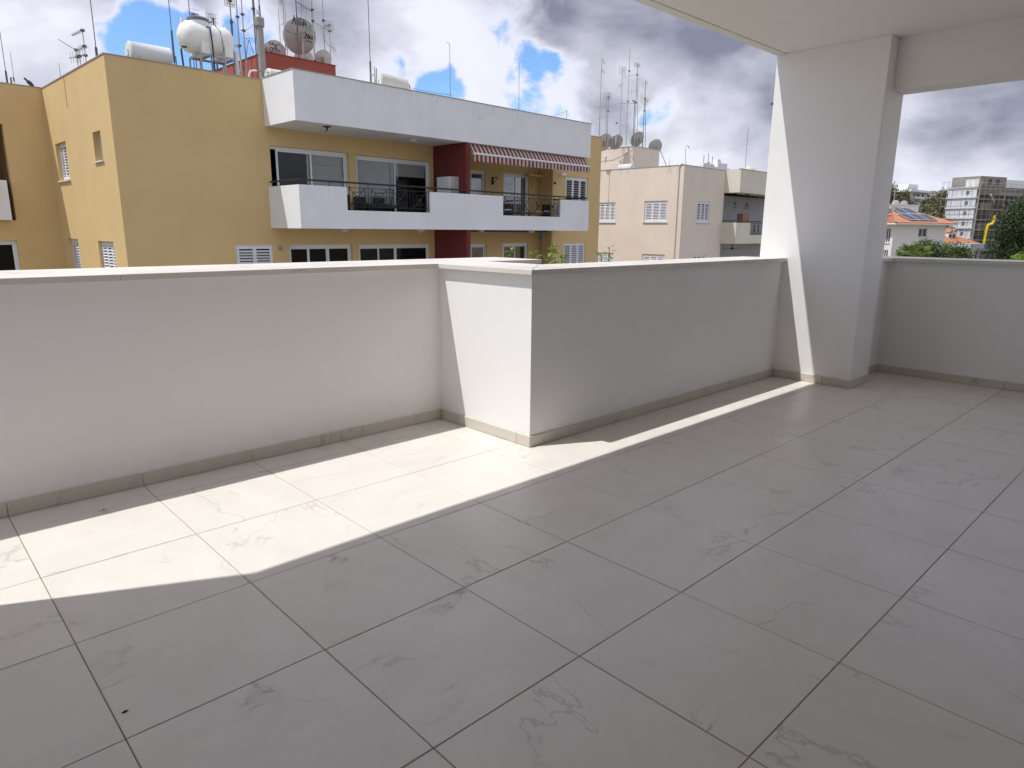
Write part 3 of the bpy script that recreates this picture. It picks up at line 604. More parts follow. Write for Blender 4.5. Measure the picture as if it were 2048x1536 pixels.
# the wing at the left with its balcony
mb = MB(); wall_cells(mb, -9.0, 0.25, GZ, 5.85, [(-7.0, -1.22, 1.57, 4.6), (-7.0, -1.30, -1.5, 0.92)], lambda q,a,b,c,d: q.box(a, b, 6.8, 7.05, c, d)); mb.box(-9, -8.75, 7.05, 14, GZ, 5.85); mb.build('wing_wall', YEL, yb)
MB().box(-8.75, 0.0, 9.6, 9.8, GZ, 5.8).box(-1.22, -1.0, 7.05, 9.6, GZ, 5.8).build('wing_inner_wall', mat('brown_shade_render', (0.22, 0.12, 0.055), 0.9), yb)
MB().box(-8.75, -1.22, 7.05, 9.6, 1.3, 1.57).box(-9, 0.0, 7.05, 13.7, 5.0, 5.25).build('wing_slab', BALW, yb)
MB().box(-7.0, -1.38, 6.55, 6.7, 1.57, 2.83).box(-1.5, -1.38, 6.7, 7.3, 1.57, 2.83).build('wing_parapet', BALW, yb)
MB().box(-9.02, 0.0, 6.78, 7.07, 5.85, 5.875).build('coping', COPG, yb)
slider(yb, -4.6, -1.30, -1.5, 0.92, 6.8, [(0, .5), (.5, 1)], dark=True)

# awning, cabinet and furniture on the balcony
aw = tag(Y.root('awning', 11.3, -1.76, 4.45), 'red and white striped awning with a scalloped valance over the right balcony', 'awning')
o = (11.3, -1.76, 4.45); L0, L1 = 11.32, 18.12
MB(o).tube([(L0, -1.76, 4.43), (L1, -1.76, 4.43)], .05, 10).build('roller', ALU, aw, smooth=True)
mb = MB(o); N = 64; vs = []
for i in range(N+1):
    u = L0+(L1-L0)*i/N; vs += [(u, -1.80, 4.46), (u, -1.92, 4.30-.01*math.sin(i*.9)), (u, -2.03, 4.13)]
fs = [(i*3+k, i*3+k+1, i*3+k+4, i*3+k+3) for i in range(N) for k in range(2)]
mb.add(vs, fs); fa = mb.build('canopy_fabric', AWN, aw)
MB(o).tube([(L0-.03, -2.04, 4.10), (L1+.03, -2.04, 4.10)], .04, 10).build('front_bar', ALU, aw, smooth=True)
mb = MB(o); vs = []; NV = 32*6
for i in range(NV+1):
    u = L0+(L1-L0)*i/NV; ph = (i % 6)/6*math.pi; vs += [(u, -2.06, 4.08), (u, -2.065+.012*math.sin(i*.8), 3.86-.045*math.sin(ph))]
mb.add(vs, [(i*2, i*2+1, i*2+3, i*2+2) for i in range(NV)]); mb.build('valance', AWN, aw)
for u in (12.2, 17.2): MB(o).tube([(u, -1.74, 4.40), (u+.25, -1.9, 4.2), (u, -2.02, 4.10)], .018).build('folding_arm', ALU, aw)
cb = tag(Y.root('storage_cabinet', 10.64, -1.5, 1.56), 'white two-door storage cabinet beside the dark red dividing wall', 'cabinet'); o = (10.64, -1.5, 1.56)
MB(o).box(10.64, 11.05, -1.5, -.75, 1.556, 3.29).build('carcass', mat('stained_grey_panel', (0.42, 0.40, 0.37), .7, var=.2, vscale=3, streak=.6), cb)
for a, b in ((-1.495, -1.13), (-1.12, -.755)):
    d = MB(o).box(10.62, 10.639, a, b, 1.6, 3.28).build('door', SHUT, cb); s = b-.05 if a < -1.3 else a+.05; MB(o).box(10.605, 10.62, s-.01, s+.01, 2.35, 2.5).build('handle', ALU, d)
def chair(u, v, rz, ma, name, label, group, fr):
    c = Y.root(name, u, v, 1.556); c.rotation_euler.z += rz; tag(c, label, 'chair', group)
    MB().box(-.24, .24, -.23, .23, .40, .45).build('seat', ma, c); MB().box(-.24, .24, .19, .23, .45, .92).build('backrest', ma, c)
    for s in (-1, 1):
        for t in (-1, 1): MB().box(s*.22-.02, s*.22+.02, t*.20-.02, t*.20+.02, 0, .40).build('leg', fr, c)
        MB().box(s*.23-.02, s*.23+.02, -.2, .2, .62, .65).build('armrest', fr, c)
def table(u, v, lx, ly, h, ma, label, name='dining_table'):
    c = tag(Y.root(name, u, v, 1.556), label, 'table'); MB().box(-lx/2, lx/2, -ly/2, ly/2, h-.05, h).build('tabletop', ma, c)
    for s in (-1, 1):
        for t in (-1, 1): MB().box(s*(lx/2-.06)-.03, s*(lx/2-.06)+.03, t*(ly/2-.06)-.03, t*(ly/2-.06)+.03, 0, h-.05).build('leg', ma, c)
    return c
table(8.0, -.95, 1.5, .8, .62, RATT, 'black table on the left balcony behind the iron railing', 'balcony_table')
chair(6.75, -.95, R(90), RATT, 'balcony_chair', 'black rattan chair at the left end of the black balcony table', 'black balcony chairs', RATT)
chair(7.6, -.38, 0, RATT, 'balcony_chair', 'black rattan chair behind the black balcony table, nearer its left end', 'black balcony chairs', RATT)
chair(8.4, -.38, 0, RATT, 'balcony_chair', 'black rattan chair behind the black balcony table, nearer its right end', 'black balcony chairs', RATT)
chair(9.3, -.95, R(-90), RATT, 'balcony_chair', 'black rattan chair at the right end of the black balcony table', 'black balcony chairs', RATT)
for k, (du, dv) in enumerate(((-.45, .1), (-.1, -.1), (.3, .05))):
    p = tag(Y.root('plate', 8.0+du, -.95+dv, 1.556+.621), ('white plate on the black balcony table, nearest the left chair', 'white plate in the middle of the black balcony table', 'white plate on the black balcony table, nearest the right chair')[k], 'plate', 'plates on the balcony table')
    MB().lathe([(.06, 0), (.12, .015), (.13, .022), (.11, .012), (0, .008)], Matrix.Identity(4), 16).build('dish', SHUT, p)
table(15.2, -1.0, 1.3, .8, .55, WOOD, 'low wooden table on the right balcony under the awning', 'wooden_table')
chair(13.9, -1.0, R(90), RATT, 'cushioned_chair', 'white framed chair with dark cushions left of the wooden balcony table', 'white framed balcony chairs', SHUT)
chair(14.9, -.3, 0, RATT, 'cushioned_chair', 'white framed chair with dark cushions behind the wooden balcony table', 'white framed balcony chairs', SHUT)
chair(16.3, -1.0, R(-90), RATT, 'cushioned_chair', 'white framed chair with dark cushions right of the wooden balcony table', 'white framed balcony chairs', SHUT)

# ------------------------------------------------------------------ rooftop things
def mast(fr, name, label, v, base, top, r, zb, ma=MASTD, aerials=(), group=None, cat='antenna', extra=()):
    """a roof mast with its aerials; base, top and the aerials are read off the photograph at depth v"""
    b, t = fr.V(*base, v), fr.V(*top, v); u = (b.x+t.x)/2 if abs(b.x-t.x) < .6 else b.x
    o = (u, v, zb); rt = tag(fr.root(name, *o), label, cat, group)
    MB(o).tube([(u, v, zb), (u, v, t.z)], [r, r*.8], 7).build('mast', ma, rt)
    for a in aerials:
        k = a[0]; q = MB(o)
        if k == 'y':                      # yagi: boom px a, px b, dv at the far end, elements, half length, vertical
            p0, p1 = fr.V(*a[1], v-.02), fr.V(*a[2], v-.02+a[3]); n, h, vert = a[4], a[5], a[6]
            q.bar(p0, p1, .013); d = (p1-p0).normalized(); sd = Vector((0, 0, 1)) if vert else d.cross(Vector((0, 0, 1))).normalized()
            for i in range(n):
                c = p0+(p1-p0)*((i+.3)/n); hh = h*(1-.3*i/n); q.bar(c-sd*hh, c+sd*hh, .006, 4)
            q.build('aerial', ma, rt)
        elif k == 'g':                    # grid reflector panel px box, bars
            p0, p1 = fr.V(a[1], a[2], v-.05), fr.V(a[3], a[4], v-.05); n = a[5]; sk = a[6] if len(a) > 6 else 0
            for i in range(n+1):
                z = p1.z+(p0.z-p1.z)*i/n; q.bar((p0.x, v-.05, z), (p1.x, v-.05+sk, z), .005, 4)
            for i in range(5):
                f = i/4; q.bar((p0.x+(p1.x-p0.x)*f, v-.05+sk*f, p0.z), (p0.x+(p1.x-p0.x)*f, v-.05+sk*f, p1.z), .006, 4)
            c = (p0+p1)/2; q.bar((u, v, c.z), (c.x, v-.05, c.z), .015); q.bar((c.x, v-.05, c.z), (c.x-.1, v-.3, c.z-.05), .02)
            for dz in (-.12, 0, .12): q.bar((c.x-.16, v-.22, c.z+dz), (c.x+.1, v-.22, c.z+dz), .006, 4)
            q.build('panel_aerial', MASTL if ma is MASTL else ma, rt)
        elif k == 's':                    # sleeve: thicker lower pole px y range
            p0, p1 = fr.V(top[0], a[1], v), fr.V(top[0], a[2], v); q.tube([(u, v, p1.z), (u, v, p0.z)], a[3], 7).build('sleeve', ma, rt)
        elif k == 'c':                    # clamps
            for yy in a[1:]:
                p = fr.V(top[0], yy, v); MB(o).box(u-.05, u+.05, v-.05, v+.03, p.z-.03, p.z+.03).build('clamp', MASTD, rt)
        elif k == 'b':
            p = fr.V(*a[1], v-.08); s_ = a[2]; q.box(p.x-s_, p.x+s_, v-.14, v-.03, p.z-s_, p.z+s_).build('junction_box', a[3], rt)
        elif k == 'l':
            p0, p1 = fr.V(*a[1], v+a[3]), fr.V(*a[2], v+a[4]); q.bar(p0, p1, a[5] if len(a) > 5 else .012).build('strut', ma, rt)
        elif k == 'h':                    # hooked tip
            p = fr.V(*a[1], v); q.tube([(u, v, t.z-.02), (u+(p.x-u)*.4, v, t.z+.03), (p.x, v, p.z)], r*.8).build('hooked_tip', ma, rt)
    return rt
WG = 'whip masts'
mast(Y, 'whip_mast', 'thin dark whip mast at the far left edge of the yellow roof', 7.3, (14, 165), (0, 62), .012, RZ, aerials=(('s', 140, 166, .03),), group=WG)
mast(Y, 'whip_mast', 'very thin short whip mast on the left wing of the yellow roof', 7.8, (28, 161), (21, 103), .008, RZ, group=WG)
mast(Y, 'whip_mast', 'tall dark whip mast rising left of the yellow building corner', 1.4, (193, 106), (177, -30), .014, RZ, aerials=(('s', 92, 110, .035),), group=WG)
mast(Y, 'whip_mast', 'tall dark whip mast between the pale boiler and the white water tank', 1.6, (345, 122), (338, -30), .014, RZ, aerials=(('s', 60, 124, .03),), group=WG)
mast(Y, 'whip_mast', 'tall dark whip mast rising behind the water tank lid', 3.4, (380, 60), (376, -30), .016, RZ, group=WG)
mast(Y, 'whip_mast', 'tall dark whip mast at the cream boiler on the white roof band', -.6, (741, 168), (736, -30), .014, 5.3, aerials=(('s', 122, 170, .032),), group=WG)
mast(Y, 'whip_mast', 'slim whip mast with hooked tip right of the cream boiler', -.4, (903, 199), (897, 88), .010, 5.3, aerials=(('h', (893.5, 84.5)),), group=WG)
mast(Y, 'whip_mast', 'slim whip mast with hooked tip on the white band beside a small yagi', -.4, (1035, 222), (1041, 126), .010, 5.3, aerials=(('h', (1044.5, 122.5)),), group=WG)
mast(Y, 'short_whip', 'tiny leaning whip on the parapet of the lit yellow wall', 5.0, (122, 149), (116, 126), .008, RZ, group=WG)
AG = 'television aerials'
mast(Y, 'yagi_antenna', 'two-boom yagi on a tall pole above the sunlit yellow side wall', 3.2, (171, 121), (165.5, 58), .016, RZ, MASTL, (('y', (166, 60), (144, 71), .2, 12, .14, False), ('y', (170, 92), (155, 101), .2, 8, .16, False), ('c', 61, 92, 110)), AG)
mast(Y, 'yagi_antenna', 'yagi with a long toothed boom pointing left over the sunlit side wall', 3.6, (155, 130), (153, 97), .016, RZ, MASTL, (('y', (153, 101), (117, 79), .3, 16, .16, False), ('c', 100, 114)), AG)
mast(Y, 'yagi_antenna', 'low double yagi beside the tall pole on the sunlit side wall', 3.0, (160, 125), (158, 100), .014, RZ, MASTL, (('y', (172, 109), (138, 116.5), .1, 7, .2, True), ('c', 112,)), AG)
mast(Y, 'panel_antenna', 'mesh panel antenna on a dark pole behind the white water tank', 3.6, (428, 60), (427, 37), .035, RZ, MASTD, (('g', 412, 24, 437, 53, 9, .2), ('y', (424, 44), (404, 50), .1, 9, .12, False)), AG)
mast(Y, 'panel_antenna', 'small mesh antenna just above the water tank lid', 4.4, (386, 60), (385, 30), .02, RZ, MASTD, (('g', 381, 25, 397, 34, 5),), AG)
mast(Y, 'panel_antenna', 'mesh panel high on the pole at the right end of the water tank', 2.6, (463, 112), (461, -40), .020, RZ, MASTD, (('g', 448, -10, 470, 16, 9), ('s', 38, 69, .035), ('c', 2, 44)), AG)
mast(Y, 'mast_antenna', 'braced twin pole mast right of the water tank, leaning towards it', 2.8, (479, 118), (471, -40), .024, RZ, MASTL, (('l', (477, 95), (466, 90), 0, 0), ('l', (474, 35), (480, 118), .05, .05, .018), ('y', (477, 92), (466, 89), .1, 3, .35, True), ('c', 33, 90)), AG)
mast(Y, 'mast_antenna', 'tall pole standing on splayed tripod legs left of the grey flue', 2.7, (490, 120), (481, -40), .022, RZ, MASTL, (('l', (488, 78), (479, 145), 0, -.2), ('l', (488, 78), (495, 125), 0, .3), ('l', (488, 78), (507, 76), 0, 0), ('c', 28, 60)), AG)
mast(Y, 'mast_antenna', 'dark twin pole just left of the grey flue cap', 3.0, (512, 110), (503, -40), .024, RZ, MASTD, (('l', (507, 0), (516, 108), .1, .1, .018), ('l', (497, 80), (487, 150), 0, -.3), ('l', (498, 80), (508, 108), 0, .1), ('c', 17,)), AG)
mast(Y, 'mast_antenna', 'pole with a small white box rising behind the grey flue cap', 3.2, (522, 90), (517, -40), .022, RZ, MASTD, (('b', (515, 24.5), .05, PVC), ('s', 11, 34, .03)), AG)
SZ = 7.53
st = tag(Y.root('stair_tower', 6.3, 3.5, RZ), 'dark red stair tower on the yellow roof crowned with dishes', 'stair tower'); o = (6.3, 3.5, RZ)
MB(o).box(6.3, 9.15, 3.5, 8.1, RZ, SZ).build('wall', REDS, st)
MB(o).box(6.27, 9.18, 3.47, 8.13, SZ, SZ+.02).build('coping', mat('dark_red_coping', (.22, .06, .05), .8), st)
for v in (4.6, 5.3, 6.1): MB(o).box(6.285, 6.30, v, v+.03, RZ+.3, SZ-.02).build('conduit', mat('dark_red_coping', (0, 0, 0)), st)
mast(Y, 'mast_antenna', 'slim pole between the scribbled dish and the large dish', 3.9, (563, 118), (556.5, 20), .014, SZ, MASTL, (('l', (561, 50), (576, 42), 0, 0),), AG)
mast(Y, 'mast_antenna', 'tall pole at the left rim of the large satellite dish', 4.1, (571, 114), (564, -40), .020, SZ, MASTL, (('g', 556, -10, 566, 12, 6), ('y', (571, 90), (582, 101), 0, 3, .15, True)), AG)
mast(Y, 'mast_antenna', 'leaning pole top meeting the upper left rim of the large dish', 4.6, (575, 100), (566, -40), .014, SZ, MASTL, (), AG)
mast(Y, 'mast_antenna', 'dark pole crossing the lettering on the large dish with a sloping boom', 3.60, (598, 118), (590, -30), .022, SZ, MASTD, (('y', (590, 2), (626, 24), .3, 7, .42, True), ('s', 30, 60, .03)), AG)
mast(Y, 'mast_antenna', 'slim pole rising behind the top of the large dish', 4.9, (604, 100), (601, -30), .014, SZ, MASTL, (('y', (602, 13), (614, 20), 0, 3, .4, True),), AG)
mast(Y, 'mast_antenna', 'thick pale pole along the right rim of the large dish', 3.75, (628, 124), (623, -30), .028, SZ, MASTL, (('y', (622, 41), (655, 60), .2, 8, .32, True), ('c', 19, 41, 121)), AG)
mast(Y, 'mast_antenna', 'pale pole in front of the rightmost rooftop dish with a bristling aerial', 3.6, (648, 128), (646, -30), .022, SZ, MASTL, (('g', 650, 40, 667, 65, 7), ('y', (640, 58), (660, 50), 0, 8, .12, False), ('c', 41,)), AG)
mast(Y, 'mast_antenna', 'short pole at the right end of the red tower with comb-like aerial', 3.7, (662, 130), (658, 48), .016, SZ, MASTL, (('y', (660, 91), (673, 103), 0, 6, .22, True), ('c', 50, 62)), AG)

def dish(fr, name, label, v, cx, cy, r, az, el, zfoot, ma=DISH, graffiti=(), gscale=1.0, group='satellite dishes', arm=True):
    """offset satellite dish seen from behind; az turns it about z, el tips it up"""
    c = fr.V(cx, cy, v); o = (c.x, v, zfoot); rt = tag(fr.root(name, *o), label, 'satellite dish', group)
    M = Matrix.Translation(c) @ Matrix.Rotation(az, 4, 'Z') @ Matrix.Rotation(-R(90)+el, 4, 'X') @ Matrix.Diagonal((1, 1.1, 1, 1))   # local +z is the dish's bore, away from the viewer
    dep = 0.2*r; n = 7; prof = [(r*i/n, dep*(i/n)**2-.012) for i in range(n+1)]; back = prof; front = [(a, b+.018) for a, b in prof][::-1]
    MB(o).lathe([(max(a, .0005), b) for a, b in back]+[(r*1.015, dep), (r*1.015, dep+.012)]+[(max(a, .0005), b) for a, b in front], M, 40).build('reflector', ma, rt, smooth=True)
    q = MB(o); b = M @ Vector((0, 0, -.03)); post = Vector((c.x, v-.22*r-.06, 0))
    q.tube([(post.x, post.y, zfoot), (post.x, post.y, c.z+.1*r)], .03+.012*r, 8)
    q.build('mount_post', MASTL, rt)
    q = MB(o); k = .2*r; q.add([M @ Vector((sx*k, sy*k*1.3, z)) for z in (-.02, -.16*r-.05) for sx, sy in ((-1,-1),(1,-1),(1,1),(-1,1))], [(0,1,2,3),(7,6,5,4),(0,4,5,1),(1,5,6,2),(2,6,7,3),(3,7,4,0)]).build('mount_bracket', MASTL, rt)
    if arm:
        q = MB(o); e = M @ Vector((0, .55*r, 1.0*r)); q.bar(M @ Vector((0, r, dep)), e, .015); q.bar(M @ Vector((.7*r, .6*r, dep)), e, .008); q.bar(M @ Vector((-.7*r, .6*r, dep)), e, .008); q.tube([e, e-(e-M @ Vector((0, 0, 0))).normalized()*.15], .035, 8); q.build('feed_arm', MASTL, rt)
    if graffiti:
        q = MB(o)
        for s in graffiti:
            pts = []
            for (gx, gy) in s:
                x, y = gx*r, gy*r; pts.append(M @ Vector((x, y, dep*(x*x+y*y)/(r*r)-.018)))
            q.tube(pts, .012*gscale, 4)
        tag(q.build('lettering', INK, rt), 'black marker scrawl on the back of the dish')
    return rt
def trace(strokes, cx, cy, rx, ry): return [[((x-cx)/rx, (y-cy)/ry) for x, y in s] for s in strokes]
G1 = trace([[(505,405),(508,450),(495,510),(465,550)], [(515,430),(528,490),(540,560)], [(560,430),(556,500),(560,565)], [(640,440),(600,445),(585,480),(605,500),(585,530),(595,555),(625,550)],
            [(670,455),(635,470),(625,510),(640,555),(672,545),(670,510),(645,510)], [(680,580),(695,460),(720,500),(745,580)], [(690,530),(725,530)],
            [(720,660),(738,710),(725,765),(700,770),(690,735)], [(745,690),(765,785),(785,690)], [(790,780),(795,720),(815,715),(825,735),(800,745),(820,780),(835,780)], [(858,742),(838,755),(848,780),(864,750)], [(875,690),(868,745),(872,790)],
            [(735,815),(790,820),(830,830),(865,862)]], 618, 760, 312, 330)
G1 = [s for s in G1]
circ = lambda x, y, r: [(x+r*math.cos(t*.7), y+r*math.sin(t*.7)) for t in range(10)]
G2 = trace([circ(1095, 950, 28), circ(1150, 945, 25), circ(1215, 910, 45), [(1060,1015),(1090,990),(1130,985),(1170,1000)], [(1065,845),(1080,890),(1095,850),(1110,890),(1130,840),(1125,880)], [(985,930),(1000,965),(1020,955),(1028,925),(1015,980),(1000,1000)], [(1035,960),(1045,990),(1030,1005)], [(1140,890),(1150,870),(1165,880),(1160,905)], [(1190,985),(1220,1020),(1255,1040)], [(1225,955),(1250,985),(1262,1010)]], 1148, 1010, 190, 195)
dish(Y, 'satellite_dish', 'large grey satellite dish with black lettering on the red stair tower', 4.3, 600, 74, .60, R(-22), R(28), SZ, DISH, G1, 1.25)
dish(Y, 'satellite_dish', 'pale satellite dish scribbled with circles left of the large dish', 5.0, 549, 108, .44, R(-20), R(28), SZ-.0, DISHW, G2, 1.0)
dish(Y, 'satellite_dish', 'half hidden satellite dish behind the foot of the large dish', 5.2, 608, 121, .38, R(-20), R(30), SZ, DISHW)
dish(Y, 'satellite_dish', 'round satellite dish at the right end of the red stair tower', 4.5, 646, 120, .345, R(-20), R(30), SZ, DISHW)

def boiler(fr, name, label, v, xl, xr, yt, r, zfoot, ma, endm=PVC, cat='water heater'):
    a, b = fr.V(xl, yt, v), fr.V(xr, yt, v); u0, u1 = a.x, b.x; zc = a.z-r; o = (u0, v, zfoot); rt = tag(fr.root(name, *o), label, cat)
    M = Matrix.Translation((u0, v, zc)) @ Matrix.Rotation(R(90), 4, 'Y'); L = u1-u0
    MB(o).lathe([(r*.9, .0), (r, .02), (r, .05), (r*.985, .055), (r*.985, L-.055), (r, L-.05), (r, L-.02), (r*.9, L)], M, 28).build('jacket', ma, rt, smooth=True)
    MB(o).lathe([(r*.86, -.012), (r*.86, .004)], M, 24).box(u0-.05, u0-.012, v-.08, v+.08, zc-.12, zc+.05).build('end_cover', endm, rt)
    q = MB(o)
    for u in (u0+.2*L, u1-.2*L): q.box(u-.03, u+.03, v-r*.8, v-r*.8+.04, zfoot, zc-.3*r).box(u-.03, u+.03, v+r*.8-.04, v+r*.8, zfoot, zc-.3*r).box(u-.03, u+.03, v-r*.8, v+r*.8, zc-r-.02, zc-r+.05)
    q.build('cradle', GALV, rt); MB(o).tube([(u1-.1, v-r*.5, zc+.3*r), (u1+.12, v-r*.5, zc+.2*r), (u1+.14, v-r*.5, zfoot)], .015).build('pipe', MASTD, rt)
    return rt
boiler(Y, 'boiler_tank', 'pale cylindrical boiler tank at the yellow roof corner', .95, 254, 336, 81, .28, RZ, TANKG)
boiler(Y, 'boiler_tank', 'cream ribbed boiler tank lying on the white roof band', -.75, 755, 808, 145, .28, 5.3, TANKC)
boiler(Y, 'boiler_tank', 'white boiler tank half hidden before the red stair tower', 1.4, 534, 566, 136, .22, RZ, TANKG)
# white water tank on its stand
v = 1.5; a, b = Y.V(357, 70, v), Y.V(464, 87, v); u0, u1 = a.x, b.x; r = .455; L = u1-u0; zc = (a.z+b.z)/2-.02
o = (u0, v, RZ); wt = tag(Y.root('water_tank', *o), 'big white plastic water tank on a steel stand at the roof edge', 'water tank')
M = Matrix.Translation((u0, v, zc)) @ Matrix.Rotation(R(90), 4, 'Y')
prof = [(.0005, -.02), (r*.45, .02), (r*.75, .09), (r*.93, .19), (r, .32), (r*.985, .42), (r, .52), (r, L-.52), (r*.985, L-.42), (r, L-.32), (r*.93, L-.19), (r*.75, L-.09), (r*.45, L-.02), (.0005, L+.02)]
MB(o).lathe(prof, M, 36).build('tank_body', TANKW, wt, smooth=True)
MB(o).lathe([(.30, 0), (.30, .13), (.27, .16), (0, .17)], Matrix.Translation((u0+.62, v, zc+r-.13)), 24).build('neck', TANKW, wt, smooth=True)
MB(o).lathe([(.30, 0), (.315, .02), (.315, .07), (.26, .10), (0, .11)], Matrix.Translation((u0+.62, v, zc+r+.03)), 20).build('lid', mat('grey_lid', (.16, .18, .21), .5), wt)
for u in (u0+.14, u1-.16): MB(o).add([(u-.06, v-.05, zc+.30), (u+.10, v-.05, zc+.34), (u+.10, v+.05, zc+.34), (u-.06, v+.05, zc+.30), (u-.03, v-.03, zc+.50), (u+.03, v-.03, zc+.50), (u+.03, v+.03, zc+.50), (u-.03, v+.03, zc+.50)], [(4,5,6,7),(0,1,5,4),(1,2,6,5),(2,3,7,6),(3,0,4,7)]).build('lifting_lug', TANKW, wt)
for u in (u0+.62, u1-.30): MB(o).box(u-.13, u+.13, v-.43, v+.43, zc-r-.03, zc-.1).build('saddle', TANKW, wt)
q = MB(o); zt = zc-r-.03; ua, ub = u0+.42, u1-.12
for vv in (v-.45, v+.41): q.box(ua, ub, vv, vv+.04, zt-.06, zt)
for u in (ua, ua+.32, ub-.36, ub-.04): q.box(u, u+.04, v-.41, v+.41, zt-.06, zt-.001)
q.build('stand_frame', GALV, wt)
for u in (ua, ua+.32, ub-.36, ub-.04):
    for vv in (v-.45, v+.41): MB(o).box(u-.001, u+.041, vv-.001, vv+.041, RZ, zt-.06).build('stand_leg', GALV, wt)
MB(o).tube([(u0+.72, v-.36, zc+.30), (u0+.78, v-.44, zc+.27), (u0+.78, v-.50, zc), (u0+.79, v-.52, zt), (u0+.80, v-.52, RZ)], .022, 8).build('pipe', BLUEP, wt)
MB(o).tube([(u0+1.02, v-.2, zc+r), (u0+1.10, v-.41, zc+.22), (u0+1.13, v-.475, zc-.1), (u0+1.15, v-.45, zt+.1)], .012, 6).build('strap', MASTD, wt)
MB(o).tube([(u0+.12, v-.2, zc-.36), (u0-.02, v-.25, zc-.37), (u0-.06, v-.25, zc-.46), (u0+.02, v-.25, RZ)], .028, 8).build('pipe', BLUEP, wt)
# flue, grey post, white pipe rail
p = Y.V(518, 53, 1.9); pb = Y.V(526, 138, 1.9); u = (p.x+pb.x)/2; o = (u, 1.9, RZ)
fl = tag(Y.root('flue', *o), 'square grey metal flue with a wide cap before the red stair tower', 'chimney')
MB(o).box(u-.085, u+.085, 1.82, 1.98, RZ, p.z+.02).build('shaft', FLUE, fl); MB(o).lathe([(.155, 0), (.165, .02), (.165, .25), (.15, .27), (0, .275)], Matrix.Translation((u, 1.9, p.z)), 8).build('cap', FLUE, fl); MB(o).box(u-.1, u+.1, 1.8, 2.0, RZ+.6, RZ+1.0).build('base_sleeve', FLUE, fl)
p = Y.V(472, 103, 1.2); MBp = (p.x, 1.2, RZ); gp = tag(Y.root('roof_post', *MBp), 'plain grey square post right of the water tank stand', 'post'); MB(MBp).box(p.x-.045, p.x+.045, 1.16, 1.24, RZ, p.z).build('shaft', TANKG, gp, bevel=.006); MB(MBp).box(p.x-.1, p.x+.1, 1.1, 1.3, RZ, RZ+.02).build('foot_plate', GALV, gp)
a, b, c = Y.V(498, 150, .5), Y.V(506, 141, .5), Y.V(537, 144, .5); o = (a.x, .5, RZ)
wr = tag(Y.root('pipe_rail', *o), 'bent white pipe rail where yellow parapet meets the white roof band', 'rail'); MB(o).tube([(a.x, .5, RZ), a, (a.x+.05, .5, b.z-.03), (b.x+.05, .5, b.z+.01), (c.x, .5, c.z), (c.x+.05, .5, c.z-.1), (c.x+.05, .5, RZ)], .03, 8).build('pipe', PVC, wr, smooth=True)
mast(Y, 'pipe_vent', 'thin paired vent pipes at the left end of the cream boiler', -.9, (749, 168), (749, 133), .02, 5.3, MASTL, (('l', (752.5, 170), (752.5, 137), 0, 0, .025), ('l', (741, 148), (750, 149), 0, 0)), None, 'pipe')
mast(Y, 'yagi_antenna', 'small yagi at the right end of the white roof band', .3, (1133, 243), (1133.5, 218), .014, 5.3, MASTL, (('y', (1134, 222), (1110, 231), .1, 8, .12, False),), AG)
for k, (px, py, vv) in enumerate(((22, 160, 7.1), (60, 165, 7.1))):
    p = Y.V(px, py, vv); o = (p.x, vv, 5.875); rt = tag(Y.root('roof_pigeon' if k else 'vent_hood', *o), 'dark pigeon perched on the left wing parapet' if k else 'small dark pipe hood on the left wing parapet', 'bird' if k else 'vent')
    if k:
        MB(o).lathe([(.0005, -.16), (.045, -.1), (.07, 0), (.06, .08), (.03, .12), (.035, .16), (.03, .2), (.0005, .225)], Matrix.Translation((p.x, vv, 6.0)) @ Matrix.Rotation(R(-45), 4, 'Y'), 12).bar((p.x, vv, 5.875), (p.x, vv, 5.97), .01).build('body', mat('pigeon_grey', (.07, .07, .08), .8), rt, smooth=True)
    else: MB(o).tube([(p.x, vv, 5.875), (p.x, vv, 6.1), (p.x+.08, vv, 6.12), (p.x+.08, vv, 6.0)], .025).build('pipe', MASTD, rt)

# ------------------------------------------------------------------ the pink apartment building
P = Frame(33.721, 20.034, 2.2); PT = 5.06; PR = 4.6
pb = tag(P.root('apartment_building'), 'pale pink apartment block with white shutters and a corner balcony', 'building')
mb = MB(); wall_cells(mb, 0, 4.88, GZ, PT, [(1.72, 3.22, 1.89, 3.13), (1.65, 3.12, -1.2, .03)], lambda q,a,b,c,d: q.box(a, b, 0, .25, c, d)); mb.build('front_wall', PINK, pb)
mb = MB(); wall_cells(mb, .25, 12, GZ, PT, [(.97, 2.55, 1.89, 3.14), (4.68, 5.95, 1.89, 3.12), (.97, 2.55, -1.2, .04), (4.68, 5.95, -1.2, .04)], lambda q,a,b,c,d: q.box(0, .25, a, b, c, d)); mb.build('side_wall', PINK, pb)
MB().box(.25, 16, .25, 12, PR-.25, PR).build('roof_deck', PAVE, pb); MB().box(16, 16.25, 0, 12.25, GZ, PT).box(.25, 16, 12, 12.25, GZ, PT).build('rear_wall', PINK, pb)
for bb in ((-.02, 4.9, -.02, .27, PT, PT+.03), (-.02, .27, .27, 12, PT, PT+.031)): MB().box(*bb).build('coping', COPG, pb)
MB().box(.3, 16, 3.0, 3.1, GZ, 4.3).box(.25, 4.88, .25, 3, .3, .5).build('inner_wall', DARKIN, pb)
for a0, a1, z0, z1 in ((.97, 2.55, 1.93, 3.14), (4.68, 5.95, 1.93, 3.12), (.97, 2.55, -1.16, .04), (4.68, 5.95, -1.16, .04)): shutter(pb, 1, a0, a1, z0, z1, 0, 3, [.62]*3, rec=.06)
for a0, a1, z0, z1 in ((1.72, 3.22, 1.93, 3.13), (1.65, 3.12, -1.16, .03)): shutter(pb, 0, a0, a1, z0, z1, 0, 3, [.6]*3, rec=.05)
